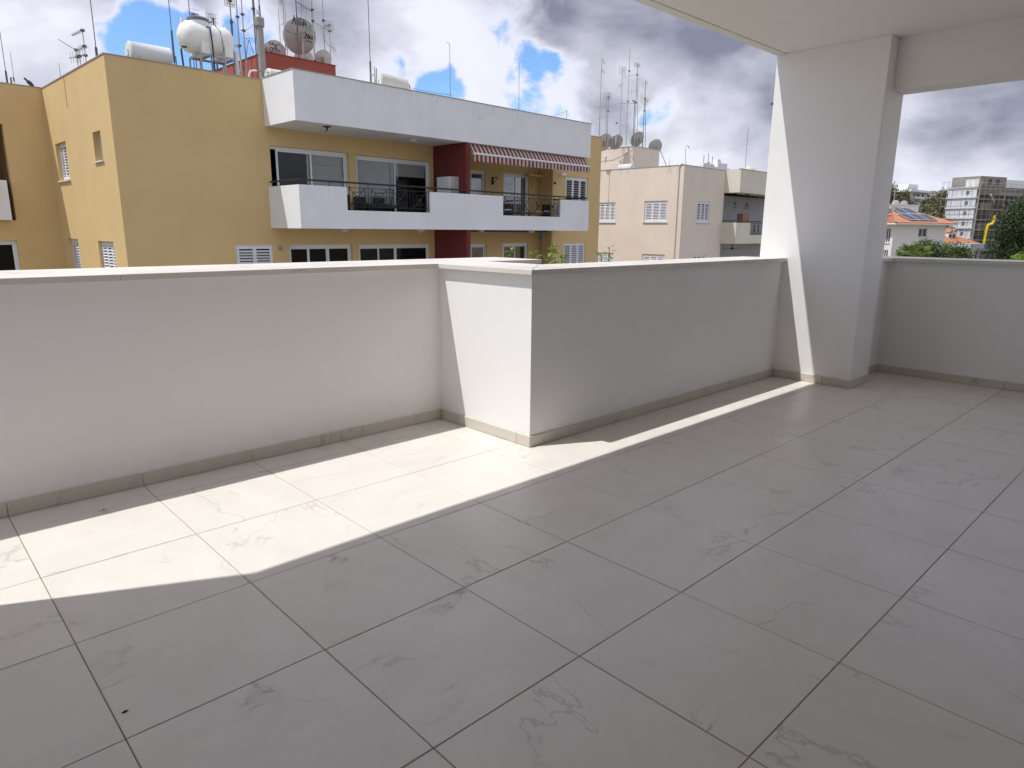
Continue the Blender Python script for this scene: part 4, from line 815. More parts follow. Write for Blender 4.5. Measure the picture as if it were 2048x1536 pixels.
MB().tube([(-.03, .31, GZ), (-.03, .31, 5.0), (-.03, .2, PT+.06), (.3, .2, PT+.06)], .035, 8).build('drain_pipe', mat('pink_pipe', (.60, .50, .42), .6), pb)
# corner balcony
MB().box(4.88, 14, -1.0, -.001, 3.75, 5.12).box(4.88, 14, 0, 1.5, 3.9, 5.1).build('roof_band', CREAM, pb)
MB().box(4.86, 14, -1.02, -.85, 5.12, 5.15).build('coping', COPG, pb)
MB().box(4.80, 6.75, -1.0, -.88, .67, 1.945).box(6.75, 9.2, -1.0, -.88, .67, 1.2).box(9.2, 14, -1.0, -.88, .67, 1.945).box(4.80, 4.92, -.88, -.001, .67, 1.945).box(4.92, 14, -.88, 1.49, .68, .86).build('balcony_parapet', CREAM, pb)
WHG = mat('grey_balcony_render', (.42, .42, .43), .9)
mb = MB(); wall_cells(mb, 4.88, 14, GZ, 3.75, [(5.4, 7.1, .86, 3.0), (5.3, 7.0, -2.3, -.1)], lambda q,a,b,c,d: q.box(a, b, 1.5, 1.75, c, d)); mb.box(4.63, 4.88, .25, 1.5, GZ, 3.9).build('balcony_wall', WHG, pb)
slider(pb, 5.4, 7.1, .86, 3.0, 1.5, [(0, .52), (.48, 1)], blinds=[.95, .95], dark=True, rec=.05); slider(pb, 5.3, 7.0, -2.3, -.1, 1.5, [(0, .52), (.48, 1)], dark=True, rec=.05)
MB().tube([(4.86, -.02, 2.05), (4.86, -.94, 2.05), (14, -.94, 2.05)], .028, 8).build('handrail', IRON, pb)
q = MB()
for i in range(4):
    a = 6.8+i*.6; q.bar((a, -.94, 1.2), (a, -.94, 2.05), .012)
    for s in (0, 1):
        pts = [(a+.3+.26*math.cos(t/12*2*math.pi), -.94, 1.62+(.36 if s else .2)*math.sin(t/12*2*math.pi)) for t in range(13)]; q.tube(pts, .01, 4)
q.bar((6.75, -.94, 1.28), (9.2, -.94, 1.28), .012); q.bar((6.75, -.94, 1.95), (9.2, -.94, 1.95), .012); q.build('railing_panel', IRON, pb)
MB().box(7.0, 7.9, -.3, .1, 1.7, 2.55).build('wicker_screen', mat('wicker', (.30, .20, .14), .9, var=.4, vscale=14), pb)
for k, u in enumerate((5.6, 7.2)):
    o = (u, -.4, 3.745); pl_ = tag(P.root('pendant_lamp', *o), ('black pendant lamp on the pink block balcony, the one nearer the shutters', 'black pendant lamp on the pink block balcony, the one nearer the column')[k], 'lamp', 'pendant lamps')
    MB(o).lathe([(.08, 0), (.08, -.03), (.0005, -.09)], Matrix.Translation(o), 12).bar((u, -.4, 3.7), (u, -.4, 3.2), .008).build('cord', IRON, pl_)
    q = MB(o); q.lathe([(.04, .22), (.05, .1), (.0005, .24)], Matrix.Translation((u, -.4, 2.97)), 8)
    for i in range(6):
        t = i*math.pi/3; q.bar((u+.05*math.cos(t), -.4+.05*math.sin(t), 3.18), (u+.13*math.cos(t), -.4+.13*math.sin(t), 2.85), .008, 4)
    q.tube([(u+.13*math.cos(i*math.pi/4), -.4+.13*math.sin(i*math.pi/4), 2.85) for i in range(9)], .008, 4); q.build('cage_shade', IRON, pl_)
o = (5.9, -.3, .67); fn = tag(P.root('ceiling_fan', *o), 'dark ceiling fan under the pink block balcony', 'fan'); MB(o).bar((5.9, -.3, .67), (5.9, -.3, .4), .02).lathe([(.09, 0), (.11, .06), (.06, .12)], Matrix.Translation((5.9, -.3, .3)), 14).build('motor', IRON, fn)
for k in range(3):
    t = k*2*math.pi/3+.4; d = Vector((math.cos(t), math.sin(t), 0)); n_ = Vector((-d.y, d.x, 0)); c = Vector((5.9, -.3, .34)); MB(o).add([c+d*.1-n_*.05, c+d*.7-n_*.08, c+d*.7+n_*.08, c+d*.1+n_*.05, c+d*.1-n_*.05+Vector((0,0,.015)), c+d*.7-n_*.08+Vector((0,0,.015)), c+d*.7+n_*.08+Vector((0,0,.015)), c+d*.1+n_*.05+Vector((0,0,.015))], [(3,2,1,0),(4,5,6,7),(0,1,5,4),(1,2,6,5),(2,3,7,6),(3,0,4,7)]).build('blade', IRON, fn)
# roof of the pink block
PS = 6.43
ps = tag(P.root('stair_tower', .83, 4.0, PR), 'pink stair tower on the pink roof below the forest of masts', 'stair tower'); o = (.83, 4.0, PR)
MB(o).box(.83, 3.56, 4.0, 8.5, PR, PS).build('wall', PINK, ps)
MB(o).box(.81, 3.58, 3.98, 8.52, PS, PS+.03).build('coping', COPG, ps)
for (u, v_) in ((.78, 6.2),): MB(o).box(u, .83, v_-.06, v_+.06, 5.95, 6.05).bar((u, v_, 5.95), (u, v_, 5.7), .03).build('wall_lamp', PVC, ps)
MB(o).box(2.9, 3.0, 3.95, 4.0, 5.85, 5.95).build('wall_lamp', PVC, ps)
MB(o).tube([(.81, 7.4, 5.95), (.81, 6.6, 5.72), (.81, 5.6, 5.75), (.81, 4.6, 6.05), (.81, 4.05, 6.35)], .007, 5).build('cable', MASTD, ps)
PG = 'masts on the pink roof'
mast(P, 'mast_antenna', 'leftmost tall mast above the pink roof with two short side aerials', 5.6, (1198, 274), (1203.8, 116), .022, PR, MASTL, (('y', (1203.5, 119), (1210, 127), .3, 5, .12, True), ('y', (1203, 140), (1209.5, 145.5), .3, 4, .12, True), ('s', 230, 300, .032)), PG)
mast(P, 'mast_antenna', 'shorter twin mast with a mesh panel over the leftmost pink roof dish', 5.2, (1215, 285), (1216, 186), .028, PS, MASTL, (('g', 1207.5, 183, 1221, 201, 7), ('l', (1211, 290), (1213, 195), 0, 0, .022), ('y', (1217, 212), (1189, 214.6), .2, 8, .14, False), ('c', 222, 195)), PG)
mast(P, 'mast_antenna', 'slim mast with a tall mesh panel near its top on the pink roof', 5.0, (1240, 290), (1244.3, 133), .018, PS, MASTL, (('g', 1238, 130, 1251.7, 152, 8), ('y', (1245, 168), (1237, 173.5), .1, 4, .16, True), ('s', 258, 292, .026)), PG)
mast(P, 'mast_antenna', 'tallest thin mast on the pink roof with a long level crossbar', 4.3, (1250.5, 293), (1261.5, 98), .020, PS, MASTL, (('y', (1274.6, 206.4), (1238.4, 206.6), .1, 11, .12, False), ('y', (1254, 247), (1239.5, 252.5), .1, 9, .12, False), ('y', (1252, 264), (1234, 269.5), .1, 8, .14, False), ('b', (1253, 269.5), .06, PVC), ('c', 143, 204)), PG)
mast(P, 'mast_antenna', 'twin mast at the pink stair tower corner with a square mesh panel', 3.96, (1270, 300), (1272.5, 124), .024, PR, MASTL, (('g', 1268, 124, 1280, 136, 7), ('l', (1274, 290), (1276, 148), .3, .3, .018), ('y', (1275.5, 148), (1247.6, 154.6), .1, 9, .15, False), ('y', (1275, 180.5), (1259, 184.5), .1, 3, .35, True), ('c', 149, 205)), PG)
mast(P, 'mast_antenna', 'dark mast just left of the pink stair tower corner', 4.5, (1265, 295), (1270, 200), .022, PS, MASTD, (('l', (1270, 206), (1265, 200), 0, 0, .03),), PG)
mast(P, 'mast_antenna', 'double mast with three stacked curved panels on the pink roof', 4.3, (1287, 296), (1289, 160), .030, PS, MASTL, (('g', 1279, 156, 1299.5, 176, 4, .2), ('g', 1281.5, 190, 1301, 211, 4, .2), ('g', 1278.5, 235, 1295.5, 257, 4, .2), ('y', (1288, 246), (1275, 249.5), .1, 6, .12, False), ('l', (1290.5, 295), (1291, 195), .2, .2, .024), ('s', 262, 298, .04), ('c', 222, 197)), PG)
mast(P, 'mast_antenna', 'short plain white pole between two dishes on the pink roof', 4.4, (1231.5, 295), (1233, 243), .018, PS, PVC, (('c', 246),), PG)
dish(P, 'satellite_dish', 'leftmost pale dish on the pink roof, partly behind the yellow corner', 5.4, 1209, 286, .52, R(-25), R(32), PS-.2, DISHW)
dish(P, 'satellite_dish', 'grey dish on the pink roof behind the short white pole', 4.9, 1233, 285.5, .43, R(-30), R(32), PS, DISH)
dish(P, 'satellite_dish', 'grey dish at the foot of the tallest pink roof masts', 4.4, 1275.5, 279.5, .44, R(-25), R(32), PS, DISH)
dish(P, 'satellite_dish', 'grey dish at the right end of the pink stair tower', 4.8, 1311, 294, .45, R(-40), R(25), PS, DISH)
mast(P, 'stay_pole', 'leaning stay pole running down right from the pink stair tower', 4.6, (1334.5, 339), (1334.5, 335), .02, PR, MASTD, (('l', (1320.5, 300), (1335, 337), 0, 0, .02),), None, 'pole')
mast(P, 'whip_mast', 'slim whip mast above the cream balcony roof of the pink block', .5, (1490, 340), (1487.5, 252.6), .014, PR, MASTD, (), WG)
mast(P, 'stub_mast', 'tiny dark mast left of the hooked white pipe on the pink roof', .9, (1339, 335), (1338.8, 318), .01, PR, MASTD, (), WG)
a, b = P.U(1266, 334, .42), P.U(1240, 334, .42); BF = Frame(*P.world(.42, a.y, 0).xy, 92.2); r_ = .26; zc_ = P.U(1252, 328, .42).z-r_; L_ = b.y-a.y
bt = tag(BF.root('boiler_tank', 0, 0, PR), 'white boiler tank before the pink stair tower', 'water heater'); o = (0, 0, PR); M = Matrix.Translation((0, 0, zc_)) @ Matrix.Rotation(R(90), 4, 'Y')
MB(o).lathe([(r_*.9, 0), (r_, .03), (r_, L_-.03), (r_*.9, L_)], M, 24).build('jacket', TANKG, bt, smooth=True); MB(o).lathe([(r_*.6, -.012), (r_*.6, .004)], M, 20).build('end_cover', PVC, bt)
for u in (.25*L_, .75*L_): MB(o).box(u-.04, u+.04, -.2, .2, PR, zc_-.18).build('cradle', GALV, bt)
a = P.V(1371, 327, .5); b = P.V(1370.5, 299, .5); c = P.V(1374.5, 290, .5); d = P.V(1378.3, 296, .5); o = (a.x, .5, PR)
hp = tag(P.root('hooked_pipe', *o), 'white pipe with a hooked top at the pink building corner', 'pipe'); MB(o).tube([(a.x, .5, PR), a, b, (b.x+.06, .5, c.z-.05), c, (c.x+.1, .5, c.z-.04), d], .028, 8).build('pipe', PVC, hp, smooth=True)
# low roof block with plant seen over the pink roof
Q = Frame(*at(1432, 335, 75).xy, 2.2); rb = tag(Q.root('rooftop_block'), 'distant white rooftop block with small plant behind the pink block', 'building'); zt = Q.V(1432, 333.5, 0).z
MB().box(-2.6, 3.0, 0, 6, GZ, zt).build('wall', PUREW, rb); MB().box(-2.6, -.4, -.05, .2, zt, zt+.18).box(.3, .9, 0, .5, zt, zt+.75).box(1.0, 2.2, 0, .5, zt, zt+.42).build('roof_plant', PUREW, rb)
MB().lathe([(.22, 0), (.25, .3), (.1, .45), (0.0005, .46)], Matrix.Translation((-1.0, .4, zt)), 10).build('vent_cowl', MASTL, rb)
for u, h in ((-2.2, 1.0), (-1.3, 1.2), (-.5, 1.0), (2.6, .5)): MB().bar((u, .2, zt), (u, .2, zt+h), .03).build('mast', MASTD, rb)
Q2 = Frame(*at(1512, 341, 120).xy, 2.2); z = Q2.V(1512, 341, 0).z; bd = tag(Q2.root('domed_house'), 'distant house with a low beige dome beyond the pink block', 'building'); MB().box(-4, 4, 0, 6, GZ, z).build('wall', HOUSEW, bd); MB().lathe([(1.0, 0), (.9, .3), (.6, .55), (.25, .68), (.0005, .7)], Matrix.Translation((0, 1.2, z)), 18).build('dome', mat('beige_dome', (.55, .48, .36), .8), bd, smooth=True)

# ------------------------------------------------------------------ planting behind the parapet
tag(MB().box(2.6, 5.3, .846, 1.50, .3, .62).build('planter_soil', EARTH), kind='structure')
def sprig(name, label, x, y, zb, zt, n, seed, ls=.055, spread=.08, group=None, col=LEAFY, bare=0.0):
    rr = random.Random(seed); o = (x, y, zb); rt = tag(empty(name, o), label, 'plant', group); pts = []; n_ = 6
    for i in range(n_+1): f = i/n_; pts.append((x+rr.uniform(-.02, .02)*f, y+rr.uniform(-.02, .02)*f, zb+(zt-zb)*f))
    MB(o).tube(pts, [.008*(1-.6*i/n_) for i in range(n_+1)], 5).build('stem', STEM, rt)
    q = MB(o)
    for i in range(n):
        f = bare+(1-bare)*rr.random()**.7; c = Vector(pts[min(int(f*n_), n_-1)]).lerp(Vector(pts[min(int(f*n_)+1, n_)]), f*n_ % 1)
        a = rr.uniform(0, 2*math.pi); el = rr.uniform(-.2, .9); d = Vector((math.cos(a)*math.cos(el), math.sin(a)*math.cos(el), math.sin(el))); s = d.cross(Vector((0, 0, 1))).normalized(); u_ = s.cross(d)
        L = ls*rr.uniform(.6, 1.2); w_ = L*.3; c = c+d*rr.uniform(0, spread)*.5
        q.add([c, c+d*L*.45+s*w_+u_*.1*L, c+d*L-u_*.1*L, c+d*L*.45-s*w_+u_*.1*L], [(0,1,2,3)])
    q.build('leaves', col, rt)
def onz(px, py, z): d = ray(px, py); return CAM+d*((z-CAM.z)/d.z)
def sp_at(px, ptop, dist, **k):
    p = at(px, ptop, dist); return p
for k, (px, py, ds, n, br, lab) in enumerate((
        (1104, 486, 5.9, 46, .35, 'tallest leafy sprig in the planter, before the yellow building corner'), (1090, 508, 5.7, 60, .2, 'dense low clump of leaves at the end of the planter strip'),
        (1066, 503, 6.1, 26, .5, 'small leafy sprig above the planter strip end'), (1021, 503, 7.1, 22, .6, 'small leafy sprig before the lower balcony doors'),
        (1124, 508, 6.0, 24, .3, 'thin pale sprig right of the tallest planter sprig'), (1099, 513, 5.8, 40, .1, 'pale leafy clump at the foot of the tallest sprig'),
        (1219, 496, 6.6, 14, .55, 'sparse sprig before the lower pink shutters'), (1203, 506, 6.5, 12, .5, 'sparse low sprig before the pink wall edge'))):
    p = at(px, py, ds); sprig('planter_sprig', lab, p.x, p.y, .62, p.z, n, 30+k, group='sprigs in the planter', bare=br)
p = at(1078, 462, 19); 
hb_ = tag(Y.root('hanging_plant', 16.9, -.4, 1.38), 'trailing plant hanging under the yellow balcony', 'plant'); o = (16.9, -.4, 1.38)
MB(o).tube([(16.9, -.4, 1.38), (16.92, -.4, .95), (16.86, -.38, .6), (16.95, -.4, .2), (17.02, -.4, -.3)], .018, 5).build('vine', BARK, hb_); MB(o).lathe([(.02, 0), (.09, .05), (.10, .18), (.02, .3)], Matrix.Translation((16.9, -.4, .95)), 10).build('pot', mat('blue_glaze', (.10, .16, .22), .4), hb_)

# ------------------------------------------------------------------ far right: houses, building site, trees
def leaf_cloud(clumps, n, size, seed, flat=.0):
    rr = random.Random(seed); q = MB(); tot = sum(c[3]*c[4]*c[5] for c in clumps)
    for c in clumps:
        k = max(6, int(n*(c[3]*c[4]*c[5])/tot))
        for i in range(k):
            while True:
                d = Vector((rr.uniform(-1, 1), rr.uniform(-1, 1), rr.uniform(-1, 1)))
                if .2 < d.length < 1: break
            rad = rr.uniform(.55, 1.0) if rr.random() < .85 else rr.uniform(.95, 1.18); d = d.normalized()
            p = Vector((c[0]+d.x*c[3]*rad, c[1]+d.y*c[4]*rad, c[2]+d.z*c[5]*rad))
            nn = (d+Vector((rr.uniform(-.9, .9), rr.uniform(-.9, .9), rr.uniform(-.6, .9)))).normalized(); a = nn.cross(Vector((rr.uniform(-1, 1), rr.uniform(-1, 1), rr.uniform(-1, 1)))).normalized(); b = nn.cross(a)
            s = size*rr.uniform(.5, 1.25); q.add([p-a*s, p-b*s*.5, p+a*s, p+b*s*.5], [(0,1,2,3)])
    return q
def crown_clumps(rx, ry, h0, h1, k, seed, taper=.0):
    rr = random.Random(seed); out = []
    for i in range(k):
        f = rr.random(); z = h0+(h1-h0)*f; lim = (1-taper*f)*math.sqrt(max(.15, 1-(2*f-1)**2*.8)); a = rr.uniform(0, 6.28); d = rr.uniform(.1, .8)*lim; r = rr.uniform(.24, .42)
        out.append((math.cos(a)*d*rx, math.sin(a)*d*ry, z, rx*r, ry*r, (h1-h0)*r*.5))
    return out
def tree(name, label, pos, rx, h, ma, n, size, seed, group=None, h0=.3, k=16, taper=0, mesh=None):
    rt = tag(empty(name, pos, random.Random(seed).uniform(0, 6)), label, 'tree', group); cl = crown_clumps(rx, rx, h*h0, h*.93, k, seed, taper)
    t = MB().tube([(0, 0, -.5), (rx*.03, 0, h*.3), (-rx*.02, rx*.02, h*.75)], [h*.028, h*.02, h*.008], 7)
    for c in cl[:7]: t.tube([(0, 0, h*.28), (c[0]*.5, c[1]*.5, (h*.28+c[2])/2+.05*h), (c[0], c[1], c[2])], [h*.013, h*.009, h*.003], 5)
    t.build('trunk', BARK, rt); leaf_cloud(cl, n, size, seed).build('crown', ma, rt)
    return rt
# red-roofed house
D1 = at(1789, 449, 98); H = Frame(D1.x, D1.y, -20); ez = D1.z
hs = tag(H.root('tiled_house'), 'white house with terracotta hip roof and solar panels beyond the far parapet', 'house')
mb = MB(); wall_cells(mb, 0, 9.6, GZ, ez, [(4.55, 6.15, ez-1.5, ez-.4)], lambda q,a,b,c,d: q.box(a, b, 0, .25, c, d)); mb.build('wall', HOUSEW, hs)
mb = MB(); wall_cells(mb, .25, 8.0, GZ, ez, [(.40, 1.05, ez-2.2, ez-.42), (.42, 1.05, ez-5.0, ez-3.1)], lambda q,a,b,c,d: q.box(0, .25, a, b, c, d)); mb.build('wall', HOUSEW, hs)
MB().box(9.35, 9.6, .25, 8, GZ, ez).box(.25, 9.35, 7.75, 8, GZ, ez).box(.25, 9.35, 3, 3.1, GZ, ez-.1).build('inner_wall', HOUSEW, hs)
def cas(parent, axis, a0, a1, z0, z1):
    bx = lambda q, p, q_, d0, d1, zz0, zz1: q.box(p, q_, d0, d1, zz0, zz1) if axis == 0 else q.box(d0, d1, p, q_, zz0, zz1)
    f = MB(); m_ = (a0+a1)/2; bx(f, a0, a1, .1, .16, z1-.08, z1); bx(f, a0, a1, .1, .16, z0, z0+.08); bx(f, a0, a0+.08, .1, .16, z0+.08, z1-.08); bx(f, a1-.08, a1, .1, .16, z0+.08, z1-.08); bx(f, m_-.05, m_+.05, .1, .16, z0+.08, z1-.08)
    o_ = f.build('window', SHUT, parent); g_ = MB(); bx(g_, a0+.08, m_-.05, .12, .13, z0+.08, z1-.08); g_.build('pane', GLASSD, o_); g_ = MB(); bx(g_, m_+.05, a1-.08, .12, .13, z0+.08, z1-.08); g_.build('pane', GLASSD, o_)
    s_ = MB(); bx(s_, a0-.1, a1+.1, -.1, .1, z0-.1, z0); s_.build('sill', HOUSEW, o_)
cas(hs, 0, 4.55, 6.15, ez-1.5, ez-.4); cas(hs, 1, .40, 1.05, ez-2.2, ez-.42); cas(hs, 1, .42, 1.05, ez-5.0, ez-3.1)
ov = .8; rh = 2.0; A = [(-ov, -ov), (9.6+ov, -ov), (9.6+ov, 8+ov), (-ov, 8+ov)]; r1, r2 = (4.2, 4.0), (5.4, 4.0)
MB().box(-ov, 9.6+ov, -ov, 8+ov, ez, ez+.18).build('eaves', HOUSEW, hs)
roof = MB().add([(x_, y_, ez+.18) for x_, y_ in A]+[(*r1, ez+.18+rh), (*r2, ez+.18+rh)], [(0,1,5,4),(1,2,5),(2,3,4,5),(3,0,4)]).build('roof', RTILE, hs)
def slope_pieces(pts_fn, us, rows, name, ma, parent, r_=.1):   # rows of roof tiles as half-round ribs on a slope
    q = MB()
    for u_ in us:
        p0, p1 = pts_fn(u_)
        if p1: q.tube([p0, p1], r_, 5)
    return q.build(name, ma, parent)
def front_rib(u_):
    # front slope: from eave (u,-ov) up to the hip or the ridge
    z0 = ez+.2; t = min(1, (u_+ov)/(r1[0]+ov), (9.6+ov-u_)/(9.6+ov-r2[0])); return (u_, -ov, z0), (u_, -ov+(4+ov)*t*.98, z0+rh*t*.98) if t > .04 else None
def left_rib(v_):
    z0 = ez+.2; t = min(1, (v_+ov)/(4+ov), (8+ov-v_)/(4+ov)); return (-ov, v_, z0), (-ov+(r1[0]+ov)*t*.98, v_, z0+rh*t*.98) if t > .04 else None
tag(slope_pieces(front_rib, [-.6+.28*i for i in range(39)], 0, 'tile_course', RTILE, roof), kind='stuff'); tag(slope_pieces(left_rib, [-.6+.28*i for i in range(33)], 0, 'tile_course', RTILE, roof), kind='stuff')
MB().tube([(-ov, -ov, ez+.22), (*r1, ez+.24+rh)], .13, 6).tube([(*r1, ez+.24+rh), (*r2, ez+.24+rh)], .13, 6).tube([(9.6+ov, -ov, ez+.22), (*r2, ez+.24+rh)], .13, 6).build('ridge_tiles', RTILE, roof)
sl = rh/(4+ov)
def panel(label, side, a, b0, pw, ph, k):
    o_ = empty('solar_panel', (0, 0, 0)); o_.parent = None
    n0 = .16
    if side == 0:
        f = lambda s, t, h=0: (s, -ov+t, ez+.3+sl*t+h)
    else:
        s2 = rh/(r1[0]+ov); f = lambda s, t, h=0: (-ov+t, s, ez+.3+s2*t+h)
    o_.location = H.world(*f(a, b0)); o_.rotation_euler = (0, 0, H.th); oo = f(a, b0); tag(o_, label, 'solar panel', 'solar panels on the tiled roof')
    c = [f(a, b0, n0), f(a+pw, b0, n0), f(a+pw, b0+ph, n0), f(a, b0+ph, n0)]; d = [f(a, b0, n0-.05), f(a+pw, b0, n0-.05), f(a+pw, b0+ph, n0-.05), f(a, b0+ph, n0-.05)]
    MB(oo).add(c+d, [(0,1,2,3),(7,6,5,4),(0,4,5,1),(1,5,6,2),(2,6,7,3),(3,7,4,0)]).build('frame', SOLF, o_)
    e = .06; c = [f(a+e, b0+e, n0+.01), f(a+pw-e, b0+e, n0+.01), f(a+pw-e, b0+ph-e, n0+.01), f(a+e, b0+ph-e, n0+.01)]; MB(oo).add(c, [(0,1,2,3)]).build('cells', SOLAR, o_)
for i in range(3): panel(('leftmost', 'middle', 'rightmost')[i]+' solar panel of the lower row on the house front slope', 0, 2.1+i*1.75, .35, 1.7, 1.9, i)
for i in range(2): panel(('left', 'right')[i]+' solar panel of the upper row on the house front slope', 0, 2.9+i*1.75, 2.35, 1.7, 1.8, i)
for i in range(3): panel(('nearest', 'middle', 'farthest')[i]+' solar panel of the lower row on the house left slope', 1, 1.8+i*1.75, .5, 1.7, 1.7, i)
for i in range(2): panel(('near', 'far')[i]+' solar panel of the upper row on the house left slope', 1, 2.7+i*1.75, 2.3, 1.7, 1.7, i)
# flat white block behind it
D2 = at(1772, 412, 140); B = Frame(D2.x, D2.y, -20); fb = tag(B.root('flat_roofed_block'), 'flat white block behind the tiled house with two roof dishes', 'building'); e = B.V(1838, 411.5, 0)
MB().box(-4, e.x, 0, 9, GZ, e.z).build('wall', PUREW, fb); MB().box(-4, e.x+.1, -.1, .3, e.z, e.z+.15).box(e.x*.72, e.x*.78, -.05, .0, e.z-2.2, e.z-1.5).build('coping', PUREW, fb)
dish(B, 'satellite_dish', 'left of the two dishes on the flat white block', 1.0, 1791, 408, .62, R(-60), R(25), D2.z-.2, DISH); dish(B, 'satellite_dish', 'right of the two dishes on the flat white block', 1.0, 1807.5, 408.5, .58, R(-60), R(25), D2.z-.2, DISH)
mast(B, 'mast_antenna', 'tall aerial mast on the left of the flat white block', 2, (1787, 408), (1792, 368), .06, D2.z-.2, MASTL, (('y', (1796, 370), (1786, 372), 0, 6, .5, False), ('y', (1793, 382), (1785, 384), 0, 5, .5, False)), PG)
mast(B, 'mast_antenna', 'rusty aerial mast rising before the white villa', 2, (1826, 420), (1829, 388), .06, D2.z-3, BARK, (), PG)
# neighbouring tiled roof with chimney
D3 = at(1868, 470, 120); Rf = Frame(D3.x, D3.y, -20); tr = tag(Rf.root('low_tiled_house'), 'low house with terracotta roof and twin-capped chimney before the building site', 'house'); e = Rf.V(1952, 487, 0); z1 = D3.z
MB().add([(-1, 0, z1-1.4), (e.x, 0, e.z), (e.x, 5, z1-.2), (-1, 5, z1+.2), (-1, 0, GZ), (e.x, 0, GZ), (e.x, 5, GZ), (-1, 5, GZ)], [(4,5,1,0),(5,6,2,1),(6,7,3,2),(7,4,0,3)]).build('wall', HOUSEW, tr)
rf = MB().add([(-1.3, -.5, z1-1.5), (e.x+.5, -.5, e.z-.1), (e.x*.62, 5, z1+1.0), (-1.3, 5, z1+1.0), (-1.3, -.5, z1-1.7), (e.x+.5, -.5, e.z-.3)], [(0,1,2,3),(4,5,1,0)]).build('roof', RTILE, tr)
q = MB()
for i in range(40):
    f = i/39; a = Vector((-1.3, -.5, z1-1.48)).lerp(Vector((e.x+.5, -.5, e.z-.08)), f); b = Vector((-1.3, 5, z1+1.02)).lerp(Vector((e.x*.62, 5, z1+1.02)), f); q.tube([a, b], .09, 5)
tag(q.build('tile_course', RTILE, rf), kind='stuff')
c0 = Rf.V(1896.5, 480, 1.5); c1 = Rf.V(1912, 466, 1.5); MB().box(c0.x, c1.x, 1.5, 2.6, c0.z-1.5, c1.z).build('chimney', HOUSEW, tr)
for k in range(2):
    s = c0.x-.1+k*(c1.x-c0.x)*.55; ww = (c1.x-c0.x)*.52; MB().add([(s, 1.3, c1.z+.1), (s+ww, 1.3, c1.z+.1), (s+ww, 2.8, c1.z+.1), (s, 2.8, c1.z+.1), (s+ww/2, 1.3, c1.z+.6), (s+ww/2, 2.8, c1.z+.6)], [(0,1,4),(1,2,5,4),(2,3,5),(3,0,4,5)]).build('chimney_cap', RTILE, tr)
    MB().box(s+.1, s+ww-.1, 1.48, 1.52, c1.z-.7, c1.z-.2).build('chimney_vent', DARKIN, tr)
MB().box(-1.6, c0.x+.4, 5.2, 5.4, z1+.2, z1+1.9).build('dark_fence', mat('dark_brown_boards', (.05, .03, .02), .9), tr)
D4 = at(1940, 497, 115); Cn = Frame(D4.x, D4.y, -20); e = Cn.V(1969, 487.5, 0); cn = tag(Cn.root('canopy'), 'pale blue-grey flat canopy beside the dark tree', 'canopy'); MB().box(0, e.x, 0, 3, D4.z, e.z).build('fascia', mat('pale_blue_panel', (.50, .54, .60), .5), cn)
for u in (.4, e.x-.4): MB().box(u-.1, u+.1, .3, .5, GZ, D4.z).build('post', GALV, cn)

# building under construction
D5 = at(1957, 372, 255); S = Frame(D5.x, D5.y, -20); zt = D5.z
bs = tag(S.root('construction_building'), 'unfinished concrete block wrapped in scaffolding, one side clad in white', 'building')
FH = 3.05; NF = 8; ul = S.U(1888, 372, 0); wdt = abs(S.U(1898, 376, 0).y)
MB().box(.15, 30, .15, wdt, GZ, zt-.1).build('core', DARKIN, bs)
white = MB(); wholes = []
for f in range(NF):
    z1_ = zt-.4-f*FH; z0_ = z1_-FH+.45
    n = 6
    for i in range(n):
        v0, v1 = wdt*i/n, wdt*(i+1)/n; MB().box(-.12, .05, v0+.06, v1-.06, z0_, z1_-.05).build('cladding_panel', PANELW, bs)
    MB().box(-.45, .15, -.1, wdt+.1, z1_, z1_+.4).build('slab_edge', PUREW, bs)
    if f < 5: w0 = wdt*.26; MB().box(-.15, -.02, w0, w0+.9, z0_+.6, z0_+1.7).build('opening', DARKIN, bs)
MB().box(-.3, .3, .0, wdt*.42, zt, zt+2.0).build('upstand', PUREW, bs)
for f in range(NF+1):
    z = zt-.5-f*FH; MB().box(.2, 30, -.6, .149, z-.45, z).build('floor_slab', CONC, bs)
    if f < NF:
        for u in (.3, 6.5, 12.5, 19, 26): MB().box(u, u+.6, -.3, .14, z-FH, z-.45).build('concrete_column', CONC, bs)
        if f == 0: MB().box(.3, 30, -.32, .10, z-.45-1.6, z-.45).build('infill_wall', CONC, bs)
        elif f % 2: MB().box(2.0, 6.5, -.2, .10, z-FH, z-1.2).build('infill_wall', CONC, bs)
MB().box(-1.0+2, 13.5, .4, wdt*1.0, zt-.4, zt+3.0).build('penthouse_wall', CONC, bs)
MB().box(.97, 1.0, wdt*.35, wdt*.35+1.6, zt+.6, zt+2.1).box(5, 6.6, .37, .4, zt+.6, zt+2.2).box(8.5, 10.2, .37, .4, zt+.6, zt+2.2).build('opening', DARKIN, bs)
MB().box(16, 30, 3, 10, zt, zt+2.6).build('upper_block', PUREW, bs)
sc1 = tag(S.root('scaffolding', -1.2, -1.0, GZ), 'grey tube scaffolding round the unfinished concrete block', 'scaffolding'); o = (-1.2, -1.0, GZ)
q = MB(o); zr = zt+1.6
for i in range(8):
    v_ = -1.4+(wdt+2.6)*i/7; q.bar((-1.3, v_, GZ), (-1.3, v_, zr), .06, 4)
    q.bar((-.75, v_, zt-.5), (-.75, v_, zr), .05, 4)
for f in range(NF*1+2):
    z = zr-f*FH*.82; q.bar((-1.3, -1.4, z), (-1.3, wdt+1.2, z), .055, 4)
q.build('tube_grid', MASTL, sc1)
q = MB(o)
for i in range(13):
    u = -1.3+2.4*i; q.bar((u, -1.5, GZ), (u, -1.5, zt+.9), .06, 4)
for f in range(17):
    z = zt+.9-f*FH*.5; q.bar((-1.3, -1.5, z), (29, -1.5, z), .055 if f % 2 else .045, 4)
